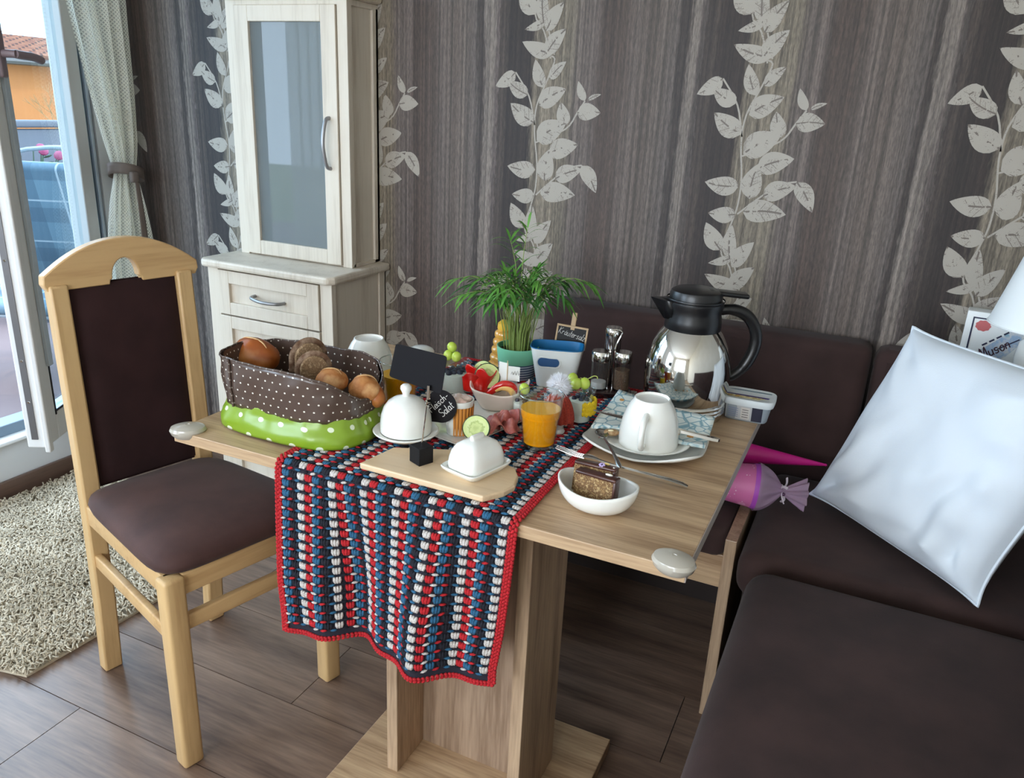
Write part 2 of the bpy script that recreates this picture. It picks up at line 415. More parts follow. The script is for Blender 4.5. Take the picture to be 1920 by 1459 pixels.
struct(mk('ceiling', box2((XL-.24, YF-.24, ZC), (XR+.2, YB+.2, ZC+.15)), M('white_ceiling', (235, 233, 228), .9), smooth=0))
DKWOOD = oak('dark_brown_skirting', 'y', (112, 88, 76), (86, 66, 57))
struct(mk('baseboard_left', rbox(.016, YB-YF, .07, .004, (XL+.008, (YB+YF)/2, .035)), DKWOOD))
struct(mk('baseboard_back', rbox(XR-XL, .016, .07, .004, ((XR+XL)/2, YB-.008, .035)), oak('dark_brown_skirting_long', 'x', (112, 88, 76), (86, 66, 57))))

# ---- balcony door: fixed frame, open leaf with glass, sill
PVC = M('white_pvc', (214, 212, 210), .35); PVCB = M('cool_white_pvc', (176, 186, 194), .35)
GL = glass('window_glass', (236, 246, 250))
y0, y1, z0, z1 = DOOR
win = struct(mk('window_1', join(box2((XL-.065, y1-.055, z0), (XL-.01, y1+.001, z1)), box2((XL-.09, y0, z0), (XL-.01, y0+.06, z1)), box2((XL-.09, y0, z1-.06), (XL-.01, y1, z1)), box2((XL-.09, y0, z0), (XL-.01, y1, z0+.045))), M('sky_tinted_window_frame', (112, 130, 144), .4), smooth=0, bev=.004))  # frame darkened to blue-grey, imitating sky reflection and dimming the strong daylight
mk('window_sill', rbox(.12, y1-y0, .016, .005, (XL-.02, (y0+y1)/2, z0-.002)), WHITEGLOSS, win)
for i, (rr, dz) in enumerate(((.012, 0), (.012, 0))):
    mk('frame_bead', box2((XL-.01, y1-.05+.026*i, z0), (XL+.004, y1-.05+.026*i+.012, z1)), PVCB, win, smooth=0, bev=.002)  # bead colour darkened along with the frame against the bright sky
hinge = Vector((XL+.015, 2.03, 0)); free = Vector((-2.385, 1.525, 0)); LW = (free-hinge).length
la = atan2((free-hinge).y, (free-hinge).x)
leaf = struct(bpy.data.objects.new('door_1', None)); COL.objects.link(leaf); leaf.location = (hinge.x, hinge.y, .275); leaf.rotation_euler = (0, 0, la)
LH = 1.9; T = .06; S = .085
def lf(name, a, b, m=PVC, bev=.004): return mk(name, box2(a, b), m, leaf, smooth=0, bev=bev)
lf('stile', (LW-S, -T/2, 0), (LW, T/2, LH)); lf('stile', (0, -T/2, 0), (S, T/2, LH))
lf('rail', (S, -T/2, 0), (LW-S, T/2, S+.01)); lf('rail', (S, -T/2, LH-S), (LW-S, T/2, LH))
lf('overlap_strip', (LW-.012, T/2, -.012), (LW+.012, T/2+.018, LH+.012)); lf('overlap_strip', (LW-S-.012, T/2, .26), (LW-S+.014, T/2+.012, LH-.02), PVCB, .002)
mk('lock_strip', box2((LW-.0005, -.012, .03), (LW+.003, .008, LH-.03)), M('grey_lock_metal', (120, 118, 120), .35, .8), leaf, smooth=0)
for zz in (.16, .3, .62, 1.1): mk('screw', tr(lathe([(0, 0), (.005, 0), (.004, .002), (0, .002)], 10), (LW+.003, -.002, zz), (0, pi/2, 0)), CHROME, leaf)
mk('gasket', join(box2((LW-S-.006, T/2-.002, S), (LW-S, T/2+.001, LH-S)), box2((S, T/2-.002, S+.01), (LW-S, T/2+.001, S+.017))), BLACKPL, leaf, smooth=0)
mk('pane', box2((S, -.006, S+.01), (LW-S, .006, LH-S)), GL, leaf, smooth=0)
hm = M('grey_lilac_handle', (128, 112, 118), .4)
hz = 1.48-.275
hd = mk('handle', rbox(.034, .014, .13, .006, (LW-.045, T/2+.026, hz)), hm, leaf)
mk('lever', join(tube([(LW-.045, T/2+.03, hz), (LW-.045, T/2+.07, hz)], .011, 12), tube(smooth_path([(LW-.045, T/2+.066, hz), (LW-.075, T/2+.069, hz-.002), (LW-.13, T/2+.072, hz-.004), (LW-.175, T/2+.075, hz-.012)], 5), [.012]*15+[.009], 12)), hm, hd)
struct(mk('window_2', join(*[box2((XL-.07, a, b), (XL-.005, c, d)) for a, b, c, d in ((WIN2[0], WIN2[2], WIN2[0]+.07, WIN2[3]), (WIN2[1]-.07, WIN2[2], WIN2[1], WIN2[3]), (WIN2[0], WIN2[2], WIN2[1], WIN2[2]+.07), (WIN2[0], WIN2[3]-.07, WIN2[1], WIN2[3]), (-1.16, WIN2[2], -1.08, WIN2[3]))]), PVC, smooth=0))
struct(mk('window_3', join(*[box2((a, YF-.16, b), (c, YF-.08, d)) for a, b, c, d in ((WIN3[0], WIN3[2], WIN3[0]+.07, WIN3[3]), (WIN3[1]-.07, WIN3[2], WIN3[1], WIN3[3]), (WIN3[0], WIN3[2], WIN3[1], WIN3[2]+.07), (WIN3[0], WIN3[3]-.07, WIN3[1], WIN3[3]), (-1.04, WIN3[2], -.96, WIN3[3]))]), PVC, smooth=0))

# ================================================================== OUTSIDE
def roof_tiles():
    def f(nt, p):
        x, y, z, v = uvxy(nt, 'Object', (1, 1, 1))
        k = math_n(nt, 'FRACT', math_n(nt, 'MULTIPLY', y, 3.2)); c = noise_n(nt, v, 4, 3)
        nt.links.new(mixcol(nt, math_n(nt, 'LESS_THAN', k, .2), ramp(nt, c, [(.3, (110, 62, 44)), (.7, (138, 86, 60))]), lin((70, 40, 30))), p.inputs['Base Color'])
    return M('clay_roof_tile', (190, 112, 78), .8, extra=f)
struct(mk('ground', box2((-60, -40, -3.2), (-7, 60, -3)), M('garden_green', (96, 110, 70), .9, col2=(120, 128, 88), nscale=2), smooth=0))
struct(mk('terrace_floor', box2((-6.2, -3, -.1), (XL-.08, 7, .06)), M('reddish_terrace_tile', (96, 80, 80), .6, col2=(108, 94, 94), nscale=1.5), smooth=0))
H = thing('house', 'orange rendered neighbouring house with a red tiled roof behind the terrace', 'house', (-17, 13, -3))
ORANGE = M('orange_render', (172, 104, 54), .9, col2=(160, 94, 48), nscale=1.2)
mk('wall', box2((-7, -8, 0), (0, 10, 4.95)), ORANGE, H, smooth=0)
rt = roof_tiles()
rf = mk('roof', grid(lambda u, v: (.35-3.9*v, -8.4+18.8*u, 4.85+.55*v), 2, 2), rt, H, smooth=0, solid=.1)
for i in range(12):
    v = i/12; mk('tile_row', tube([(.36-3.9*v, -8.4, 4.97+.55*v), (.36-3.9*v, 10.4, 4.97+.55*v)], .05, 6), rt, rf)
mk('gutter', tube([(.42, -8.4, 4.82), (.42, 10.4, 4.82)], .07, 8), M('dark_gutter', (70, 60, 56), .5), H)
PARA = M('grey_balcony_panel', (82, 80, 86), .6, col2=(74, 72, 78), nscale=2)
pa = thing('balcony_parapet', 'grey panelled balcony parapet seen through the glass door', 'parapet', (-5.6, 3.6, .06))
for i in range(8): mk('panel', rbox(.05, .78, .98, .008, (0, -2.8+.8*i, .55)), PARA, pa)
mk('top_rail', rbox(.1, 6.5, .05, .012, (0, 0, 1.075)), PARA, pa)
mk('bottom_band', rbox(.06, 6.4, .06, .01, (-.002, 0, .04)), M('dark_parapet_band', (50, 49, 54), .6), pa)
# bare shrub behind the parapet
bt = thing('bare_tree', 'leafless brown tree standing in front of the orange house', 'tree', (-11.5, 8.6, -3))
bark = M('dry_brown_bark', (140, 100, 62), .9)
def branch(p, d, L, r, lev, gs):
    q = p+d*L; gs.append(tube([p, (p+q)/2+Vector((random.uniform(-.05, .05)*L, random.uniform(-.05, .05)*L, 0)), q], [r, r*.8, r*.6], 5))
    if lev:
        for _ in range(3):
            nd_ = (d+Vector((random.uniform(-.6, .6), random.uniform(-.6, .6), random.uniform(-.1, .45)))).normalized(); branch(q, nd_, L*random.uniform(.55, .75), r*.6, lev-1, gs)
gs = []; branch(Vector((0, 0, 2.6)), Vector((0, 0, 1)), .75, .03, 4, gs)
mk('branches', join(*gs), bark, bt); mk('trunk', tube([(0, 0, 0), (.03, .02, 1.4), (0, 0, 2.65)], [.08, .06, .032], 8), bark, bt)
# flowering planter
fp = thing('flowering_plant', 'pink flowering balcony plant beside the garden chair', 'plant', (-4.55, 3.06, .06))
mk('planter', lathe([(0, 0), (.14, 0), (.19, .3), (.2, .32), (.17, .32), (.16, .27), (0, .27)], 24), M('dark_grey_planter', (70, 72, 78), .5), fp)
gs, gf = [], []
for i in range(110):
    a = random.uniform(0, 2*pi); r = random.uniform(.02, .3); z = random.uniform(.45, 1.05)
    p = Vector((r*cos(a), r*sin(a), z)); gs.append(tube([(p.x*.3, p.y*.3, .27), (p.x*.7, p.y*.7, z*.7), p], .004, 3, False))
    for _ in range(3): gs.append(tr(sph(.03, .012, .004, 6, 4), p+Vector((random.uniform(-.05, .05), random.uniform(-.05, .05), random.uniform(-.25, 0))), (random.uniform(0, 3), random.uniform(0, 3), random.uniform(0, 3))))
    if i % 2 == 0: gf.append(tr(sph(.028, .028, .018, 8, 5), p, (random.uniform(0, 1), random.uniform(0, 1), 0)))
stuff(mk('foliage', join(*gs), M('dull_green_foliage', (58, 76, 52), .7), fp)); stuff(mk('blossoms', join(*gf), M('pink_blossom', (140, 46, 80), .6), fp))
# garden chair with plaid cushion
def plaid():
    def f(nt, p):
        x, y, _, v = uvxy(nt, 'UV', (1, 1, 1))
        def band(s, per, a, b):
            fr = math_n(nt, 'FRACT', math_n(nt, 'DIVIDE', s, per)); return math_n(nt, 'MULTIPLY', math_n(nt, 'GREATER_THAN', fr, a), math_n(nt, 'LESS_THAN', fr, b))
        c = mixcol(nt, math_n(nt, 'MULTIPLY', band(x, .25, .1, .45), .45), lin((96, 118, 130)), lin((52, 74, 90)))
        c = mixcol(nt, math_n(nt, 'MULTIPLY', band(y, .25, .1, .45), .45), c, lin((50, 70, 86)))
        c = mixcol(nt, math_n(nt, 'MAXIMUM', band(x, .25, .6, .64), band(y, .25, .6, .64)), c, lin((150, 158, 162)))
        nt.links.new(c, p.inputs['Base Color'])
    return M('blue_plaid_cushion', (150, 178, 196), .85, extra=f)
PL_ = plaid(); GM = M('pale_garden_metal', (140, 146, 150), .4)
gc = thing('garden_chair', 'garden chair with a pale blue plaid cushion outside the glass door', 'garden chair', (-3.62, 2.42, .06), radians(205)); gc.scale = (1, 1, .86)
def cush(w, l, t):
    g = rbox(w, l, t, t*.45, (0, 0, 0), 4); return g[0], g[1], [(p.x, p.y) for p in g[0]]
mk('seat_cushion', tr(cush(.5, .52, .07), (0, .05, .46)), PL_, gc)
mk('back_cushion', tr(cush(.52, .72, .08), (0, -.29, .80), (radians(76), 0, 0)), PL_, gc)
mk('back_frame', join(tube(smooth_path([(-.27, -.2, .4), (-.28, -.33, .8), (-.25, -.40, 1.14), (-.1, -.42, 1.21), (.1, -.42, 1.21), (.25, -.40, 1.14), (.28, -.33, .8), (.27, -.2, .4)], 5), .013, 8)), GM, gc)
mk('woven_band', tr(rbox(.5, .018, .07, .006), (0, -.405, 1.10), (radians(-10), 0, 0)), M('woven_grey_band', (120, 140, 148), .7, col2=(190, 205, 210), nscale=90), gc)
for s in (-1, 1):
    mk('armrest', rbox(.05, .5, .03, .01, (s*.3, .0, .66)), GM, gc)
    mk('leg', tube([(s*.27, .3, 0), (s*.29, .26, .65)], .013, 8), GM, gc); mk('leg', tube([(s*.27, -.3, 0), (s*.27, -.2, .42)], .013, 8), GM, gc)
mk('seat_frame', join(tube([(-.27, .28, .42), (.27, .28, .42)], .012, 8), tube([(-.27, -.2, .42), (.27, -.2, .42)], .012, 8), tube([(-.27, -.2, .42), (-.27, .28, .42)], .012, 8), tube([(.27, -.2, .42), (.27, .28, .42)], .012, 8)), GM, gc)

# ================================================================== CURTAIN
def lace():
    m = bpy.data.materials.new('cream_lace'); m.use_nodes = True; nt = m.node_tree; p = nt.nodes['Principled BSDF']; L = nt.links.new
    p.inputs['Base Color'].default_value = lin((250, 249, 240)); p.inputs['Roughness'].default_value = .8; p.inputs['Specular IOR Level'].default_value = .2
    x, y, _, v = uvxy(nt, 'UV', (1/.0125, 1/.0125, 1))
    a = math_n(nt, 'FRACT', math_n(nt, 'ADD', x, y)); b = math_n(nt, 'FRACT', math_n(nt, 'ADD', math_n(nt, 'SUBTRACT', x, y), 100.))
    solid = math_n(nt, 'MAXIMUM', math_n(nt, 'LESS_THAN', a, .42), math_n(nt, 'LESS_THAN', b, .42))
    al = math_n(nt, 'ADD', math_n(nt, 'MULTIPLY', solid, .58), .40)
    t = nd(nt, 'ShaderNodeBsdfTransparent'); tl = nd(nt, 'ShaderNodeBsdfTranslucent'); tl.inputs[0].default_value = lin((250, 250, 242))
    m1 = nd(nt, 'ShaderNodeMixShader'); m1.inputs[0].default_value = .5; L(p.outputs[0], m1.inputs[1]); L(tl.outputs[0], m1.inputs[2])
    m2 = nd(nt, 'ShaderNodeMixShader'); L(al, m2.inputs[0]); L(t.outputs[0], m2.inputs[1]); L(m1.outputs[0], m2.inputs[2]); L(m2.outputs[0], nt.nodes['Material Output'].inputs[0])
    return m
LACE = lace()
cu = thing('curtain', 'cream lace curtain gathered by a brown tie in the room corner', 'curtain', (0, 0, 0))
KEY = [(2.42, 1.90, 2.235), (1.68, 1.985, 2.225), (1.4, 2.03, 2.215), (1.2, 2.075, 2.20), (1.11, 2.10, 2.185), (1.0, 2.065, 2.20), (.8, 2.02, 2.225), (.3, 2.0, 2.235)]
def curt(u, v):
    z = 2.42-2.12*v
    for (za, a0, a1), (zb, b0, b1) in zip(KEY, KEY[1:]):
        if zb-1e-6 <= z <= za+1e-6:
            t = (za-z)/(za-zb); lo = a0+(b0-a0)*t; hi = a1+(b1-a1)*t; break
    w = (hi-lo); amp = .022*min(1, .35+w/.26)*(1-.45*math.exp(-((z-1.11)/.08)**2))
    ph = u*2*pi*5.5
    return (-2.57+amp*sin(ph)+.01*sin(ph*.37+3*z), lo+w*u+.006*cos(ph), z)
g = grid(curt, 120, 60); g = (g[0], g[1], [(a*.62, b*2.12) for a, b in g[2]])
mk('lace_panel', g, LACE, cu, smooth=60)
cu2 = thing('curtain', 'cream lace curtain hanging straight at the near side of the balcony door', 'curtain', (0, 0, 0))
g2 = grid(lambda u, v: (-2.56+.02*sin(u*2*pi*7), .62+.5*u+.006*cos(u*2*pi*7), 2.42-2.3*v), 120, 6)
mk('lace_panel', (g2[0], g2[1], [(a*.9, b*2.3) for a, b in g2[2]]), LACE, cu2, smooth=60)
TIE = M('taupe_tie_ribbon', (112, 98, 90), .6)
def ring(u, v):
    a = 2*pi*u; return (-2.57+.052*cos(a), 2.145+.062*sin(a), 1.108+.020*(v-.5)*2+.022*sin(a-.5)*-1)
mk('tie_band', grid(ring, 40, 3, True), TIE, cu, smooth=60, solid=.003)
mk('tie_tail', grid(lambda u, v: (-2.508+.006*sin(5*v), 2.135+.035*(u-.5)*(.5+.7*v)+.012*v, 1.10-.55*v), 4, 12), TIE, cu, smooth=60, solid=.002)
mk('tie_knot', rbox(.022, .034, .04, .009, (-2.513, 2.13, 1.098)), TIE, cu)

# ================================================================== CABINET
cb = thing('display_cabinet', 'whitewashed wooden display cabinet with glass door against the wallpaper', 'cabinet', (-1.985, YB, 0))
CW, UD, BD = .465, .16, .30
def cbx(name, a, b, bev=.002, m=PINEW, par=None): return mk(name, box2(a, b), m, par or cb, smooth=0, bev=bev)
BX0, BX1, UX0, UX1 = -.02, .485, 0., .462
# base unit: carcass panels
cbx('side_panel', (BX0, -BD+.02, 0), (BX0+.02, 0, .862)); cbx('side_panel', (BX1-.02, -BD+.02, 0), (BX1-.006, -.03, .862))
cbx('corner_post', (BX0, -BD, 0), (BX0+.045, -BD+.022, .862)); cbx('corner_post', (BX1-.045, -BD, 0), (BX1, -BD+.022, .862)); cbx('corner_post', (BX1-.018, -.04, 0), (BX1, 0, .862))
cbx('plinth', (BX0+.045, -BD+.006, 0), (BX1-.045, -BD+.02, .07)); cbx('back_panel', (BX0, -.012, 0), (BX1, -.002, .862))
zt = .855
for i, h in enumerate((.148, .148, .46)):
    zb = zt-h; x0, x1 = BX0+.048, BX1-.048
    d = mk('drawer' if i < 2 else 'base_door', box2((x0+.03, -BD+.006, zb+.03), (x1-.03, -BD+.016, zt-.03)), PINEW, cb, smooth=0)
    for a, b in (((x0, zb), (x0+.045, zt)), ((x1-.045, zb), (x1, zt)), ((x0+.045, zt-.042), (x1-.045, zt)), ((x0+.045, zb), (x1-.045, zb+.042))):
        mk('frame_member', box2((a[0], -BD-.006, a[1]), (b[0], -BD+.014, b[1])), PINEW, d, smooth=0, bev=.002)
    hx = (x0+x1)/2
    if i < 2: mk('bow_handle', tube(smooth_path([(hx-.06, -BD+.006, zt-.072), (hx-.052, -BD-.022, zt-.073), (hx, -BD-.034, zt-.078), (hx+.052, -BD-.022, zt-.079), (hx+.06, -BD+.006, zt-.08)], 5), .0055, 10), M('grey_satin_handle', (150, 150, 152), .35, .7), d)
    zt = zb-.005
def chamf(x0, x1, y0, y1, c): return [(x0+c, y0), (x1-c, y0), (x1, y0+c), (x1, y1), (x0, y1), (x0, y0+c)]
mk('counter_top', prism(chamf(BX0-.02, BX1+.018, -BD-.025, 0, .02), .862, .888), PINEW, cb, smooth=0, bev=.008)
# upper unit
Z0, Z1 = .888, 1.665
cbx('corner_post', (UX0, -UD, Z0), (UX0+.035, -UD+.024, Z1)); cbx('corner_post', (UX1-.036, -UD, Z0), (UX1, -UD+.024, Z1)); cbx('corner_post', (UX1-.014, -.03, Z0), (UX1, 0, Z1))
cbx('side_panel', (UX0, -UD+.024, Z0), (UX0+.016, 0, Z1)); cbx('side_panel', (UX1-.02, -UD+.024, Z0), (UX1-.008, -.03, Z1))
cbx('back_panel', (UX0, -.012, Z0), (UX1, -.002, Z1), 0); cbx('shelf', (UX0+.016, -UD+.02, 1.262), (UX1-.02, -.012, 1.278)); cbx('bottom_panel', (UX0, -UD+.01, Z0), (UX1, 0, Z0+.012)); cbx('top_panel', (UX0, -UD, Z1-.004), (UX1, 0, Z1+.012))
mk('cornice', prism(chamf(UX0-.022, UX1+.02, -UD-.024, 0, .02), Z1+.012, Z1+.055), PINEW, cb, smooth=0, bev=.012)
dx0, dx1 = UX0+.038, UX1-.039
dr = mk('glass_door', box2((dx0, -UD-.006, Z0+.006), (dx0+.054, -UD+.014, Z1-.004)), PINEW, cb, smooth=0, bev=.002)
for a, b in (((dx1-.054, Z0+.006), (dx1, Z1-.004)), ((dx0+.054, Z1-.05), (dx1-.054, Z1-.004)), ((dx0+.054, Z0+.006), (dx1-.054, Z0+.052))):
    mk('door_frame', box2((a[0], -UD-.006, a[1]), (b[0], -UD+.014, b[1])), PINEW, dr, smooth=0, bev=.002)
mk('pane', box2((dx0+.05, -UD+.004, Z0+.048), (dx1-.05, -UD+.008, Z1-.046)), glass('hazed_cabinet_glass', (176, 188, 192), .02, 1.75, ((150, 158, 160), .45)), dr, smooth=0)  # grey diffuse body paints a hazy reflection into the pane
hx = dx1-.03
mk('bow_handle', tube(smooth_path([(hx, -UD-.004, 1.345), (hx-.003, -UD-.022, 1.335), (hx-.006, -UD-.034, 1.27), (hx-.003, -UD-.022, 1.205), (hx, -UD-.004, 1.195)], 6), .006, 10), MATS['grey_satin_handle'], dr)

# ================================================================== RUG
RUGM = M('cream_shag_yarn', (214, 202, 180), .95, col2=(186, 174, 152), nscale=6)
rg = thing('shag_rug', 'cream shaggy rug lying on the floor by the balcony door', 'rug', (-2.2, 1.35, 0))
RA, RB = radians(5), 0
def rugxy(u, v):   # u across x, v along y ; slightly skewed quad
    A, Bc, Cc, D = Vector((-2.615, .80)), Vector((-1.735, .985)), Vector((-1.68, 1.86)), Vector((-2.615, 1.84))
    return (A*(1-u)+Bc*u)*(1-v)+(D*(1-u)+Cc*u)*v
c4 = [rugxy(0, 0), rugxy(1, 0), rugxy(1, 1), rugxy(0, 1)]
mk('rug_backing', prism([(p.x+2.2, p.y-1.35) for p in c4], .001, .008), RUGM, rg, smooth=0)
V, F, U = [], [], []
for i in range(21000):
    u, v = random.random(), random.random(); p = rugxy(u, v); a = random.uniform(0, 2*pi); l = random.uniform(.012, .024); h = random.uniform(.009, .022); r = .0021
    d = Vector((cos(a), sin(a), 0)); s = Vector((-sin(a), cos(a), 0)); b = Vector((p.x+2.2, p.y-1.35, .007))
    pts = [b, b+d*l*.35+Vector((0, 0, h)), b+d*l+Vector((0, 0, h*.75))]; o = len(V)
    for q, rr in zip(pts, (r, r*1.1, r*.8)):
        V += [q+s*rr, q+Vector((0, 0, rr))-d*rr*.3, q-s*rr]; U += [(0, 0)]*3
    for k in (0, 3): F += [(o+k, o+k+1, o+k+4, o+k+3), (o+k+1, o+k+2, o+k+5, o+k+4)]
    F.append((o+6, o+7, o+8))
stuff(mk('pile', (V, F, U), RUGM, rg, smooth=80))

# ================================================================== CHAIR
ch = thing('dining_chair', 'pale beech dining chair with dark upholstered back at the table end', 'chair', (-1.545, 1.252, 0), radians(-15))
def lean(z): return -.030*max(0, (z-.48)/.52)**1.2
for s in (-1, 1):
    zs = [0, .2, .42, .55, .7, .85, .992]; V, F, U = [], [], []
    for z in zs:
        w = .052-.006*(z/.98); d = .026; x = lean(z)-.012*(1 if z == 0 else 0)
        for (a, b) in ((-1, -1), (1, -1), (1, 1), (-1, 1)): V.append(Vector((x+a*d*.72, s*.144+.008*z+b*w/2*.85, z))); U.append((a, z))
    for i in range(len(zs)-1):
        for k in range(4): F.append((i*4+k, i*4+(k+1) % 4, i*4+4+(k+1) % 4, i*4+4+k))
    F += [(3, 2, 1, 0), tuple(range(len(V)-4, len(V)))]
    mk('rear_post', (V, F, U), BEECH, ch, smooth=30, bev=.005)
    mk('front_leg', rbox(.042, .046, .475, .008, (.425, .02+s*.19, .2375)), BEECH, ch)
    mk('side_stretcher', tr(rbox(.42, .018, .034, .004), (.212, .008+s*.167, .325), (0, 0, s*.105+.045)), BEECHX, ch)
    mk('side_apron', tr(rbox(.42, .022, .05, .004), (.212, .008+s*.167, .450), (0, 0, s*.105+.045)), BEECHX, ch)
mk('front_stretcher', rbox(.018, .34, .036, .004, (.425, .02, .355)), BEECHX, ch)
mk('front_apron', rbox(.022, .34, .05, .004, (.425, .02, .450)), BEECHX, ch); mk('rear_apron', rbox(.02, .25, .05, .004, (0, 0, .45)), BEECHX, ch)
def seat(u, v):   # dome-shaped upholstered seat, closed over a rounded trapezoid
    th = 2*pi*u; r = [0, .35, .65, .88, .97, 1.0, .985, .94, 0][round(v*8)]; zz = [.535, .534, .529, .518, .508, .495, .482, .474, .474][round(v*8)]
    c, s_ = cos(th), sin(th); k = (abs(c)**7+abs(s_)**7)**(-1/7)
    fx, fy = c*k, s_*k
    x = .226+fx*.222*r; y = fy*(.168+.043*(fx*.5+.5))*r+.012*(fx*.5+.5)
    return (x, y, zz)
mk('seat', grid(seat, 64, 8, True), SEATFAB, ch, smooth=80)
def pad(u, v):
    z = .512+(.985-.512)*v; y = (u-.5)*.246+.008; b = .012*(1-(2*u-1)**6)*(1-(2*v-1)**8)
    return (lean(z)+.004+b, y, z)
mk('back_pad', join(grid(pad, 14, 14), grid(lambda u, v: (lean(.53+.455*v)-.012, (.5-u)*.246+.008, .53+.455*v), 6, 8)), BACKFAB, ch, smooth=60)
mk('pad_edge', box2((-.02, -.115, .505), (-.002, .131, .56)), BACKFAB, ch, smooth=0)
pol = [(-.170, -.006), (-.178, .008), (-.176, .028)]
for i in range(1, 24):
    t = -1+2*i/24; pol.append((t*.170, .032+.066*(1-abs(t)**2.1)))
pol += [(.176, .028), (.178, .008), (.170, -.006), (.038, -.006), (.036, .004)]
for i in range(13):
    a = pi*i/12; pol.append((.031*cos(a), .006+.046*sin(a)**.9))
pol += [(-.036, .004), (-.038, -.006)]
mk('top_rail', tr(prism(pol[::-1], -.014, .014), (lean(.985)-.004, .014, .985), (pi/2, 0, pi/2)), BEECHX, ch, smooth=30, bev=.006)
mk('back_slat', rbox(.012, .246, .03, .004, (-.024, .004, .56)), BEECHX, ch)

# ================================================================== CORNER BENCH
BT = .872; BF = 2.125
bb = thing('bench', 'dark brown upholstered bench along the wallpaper behind the table', 'bench', (-.5, 1.95, 0))
def cushion(a, b, r, seg=4): return rbox(b[0]-a[0], b[1]-a[1], b[2]-a[2], r, ((a[0]+b[0])/2, (a[1]+b[1])/2, (a[2]+b[2])/2), seg)
def pb_(name, par, g, m, bev=0, smooth=40): 
    l = par.location; return mk(name, tr(g, (-l.x, -l.y, -l.z)), m, par, smooth=smooth, bev=bev)
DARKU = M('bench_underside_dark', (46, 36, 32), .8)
pb_('backrest', bb, cushion((-.87, BF, .40), (.036, YB-.012, BT), .03), SUEDE)
pb_('seat', bb, cushion((-.86, 1.69, .42), (-.196, 2.115, .505), .028), SUEDE)
pb_('front_rail', bb, box2((-.84, 1.70, .345), (-.195, 1.722, .432)), OAKX, .002, 0)
pb_('seat_base', bb, box2((-.84, 1.73, .385), (-.195, 2.2, .42)), DARKU, 0, 0)
pb_('end_panel', bb, box2((-.195, 1.665, 0), (-.169, 2.11, .495)), OAKZ, .002, 0)
pb_('end_panel', bb, box2((-.87, 1.70, 0), (-.845, 2.11, .47)), OAKZ, .002, 0)
pb_('back_board', bb, box2((-.845, 2.16, .0), (-.195, 2.18, .40)), DARKU, 0, 0)
cs = thing('corner_bench', 'dark brown upholstered corner bench seat under the white pillow', 'bench', (.17, 1.9, 0))
pb_('seat', cs, cushion((-.158, 1.60, .385), (.468, 2.115, .505), .045, 5), SUEDE)
pb_('base', cs, box2((-.14, 1.66, 0), (.46, 2.1, .39)), DARKU, 0, 0)
cbk = prism([(.044, YB-.012), (.044, BF), (.30, BF), (.475, 1.96), (.475, 1.60), (.62, 1.60), (.62, YB-.012)], .42, BT-.003)
pb_('backrest', cs, cbk, SUEDE, .028)
wg = thing('wing_bench', 'dark brown upholstered bench seat in the lower right foreground', 'bench', (.17, 1.0, 0))
pb_('seat', wg, cushion((-.125, .36, .385), (.468, 1.572, .512), .05, 5), SUEDE)
pb_('base', wg, box2((-.07, .4, 0), (.46, 1.56, .39)), DARKU, 0, 0)
pb_('backrest', wg, cushion((.475, .36, .40), (.62, 1.59, BT), .03), SUEDE)

# ---- pillow
PBL, PBR, PTL = at(1519, 926, z=.525), at(1833, 1137, z=.522), at(1712, 613, y=1.98); PTR = PTL+(PBR-PBL)+Vector((.01, .01, .0))
PN = (PBR-PBL).cross(PTL-PBL).normalized()
def pil(sgn):
    def f(u, v):
        s, t = 2*u-1, 2*v-1
        pinch = .095
        uu = .5+.5*s*(1-pinch*(1-abs(t)**5)); vv = .5+.5*t*(1-.045*(1-abs(s)**5))
        p = PBL*(1-uu)*(1-vv)+PBR*uu*(1-vv)+PTR*uu*vv+PTL*(1-uu)*vv
        h = .085*((1-s**4)*(1-t**4))**.55
        n1 = mnoise.noise(Vector((s*1.4+3, t*1.4, sgn)))*.014+mnoise.noise(Vector((s*3+t*2, t*1.2-s, sgn+5)))*.007
        fade = min(1, 4*(1-max(abs(s), abs(t))))
        rad = abs(s*t)**1.5
        n1 += .016*sin(13*atan2(1.12-abs(t), 1.12-abs(s))+sgn)*rad*fade
        n1 += .012*sin(9*s-5*t+2.5*mnoise.noise(Vector((s*2, t*2, 9))))*max(0, .35-t)*fade+.010*sin(16*t+3*s)*max(0, s-.3)*fade
        return p+PN*(sgn*(h)+n1*fade)
    return grid(f, 80, 80)
pf, pb = pil(1), pil(-1); pb = (pb[0], [f[::-1] for f in pb[1]], pb[2])
PILM = M('white_pillow_cotton', (216, 224, 232), .85, bump=.1, bscale=350)
pw = thing('pillow', 'large white pillow leaning in the corner of the bench', 'pillow', (0, 0, 0))
pm = mk('pillow_cover', join(pf, pb), PILM, pw, smooth=80)
F0 = pf[0]; nn = 81
edge = [F0[i] for i in range(0, nn)]+[F0[j*nn+nn-1] for j in range(1, nn)]+[F0[(nn-1)*nn+i] for i in range(nn-2, -1, -1)]+[F0[j*nn] for j in range(nn-2, -1, -1)]
mk('piped_seam', tube(edge, .0035, 6), PILM, pw)

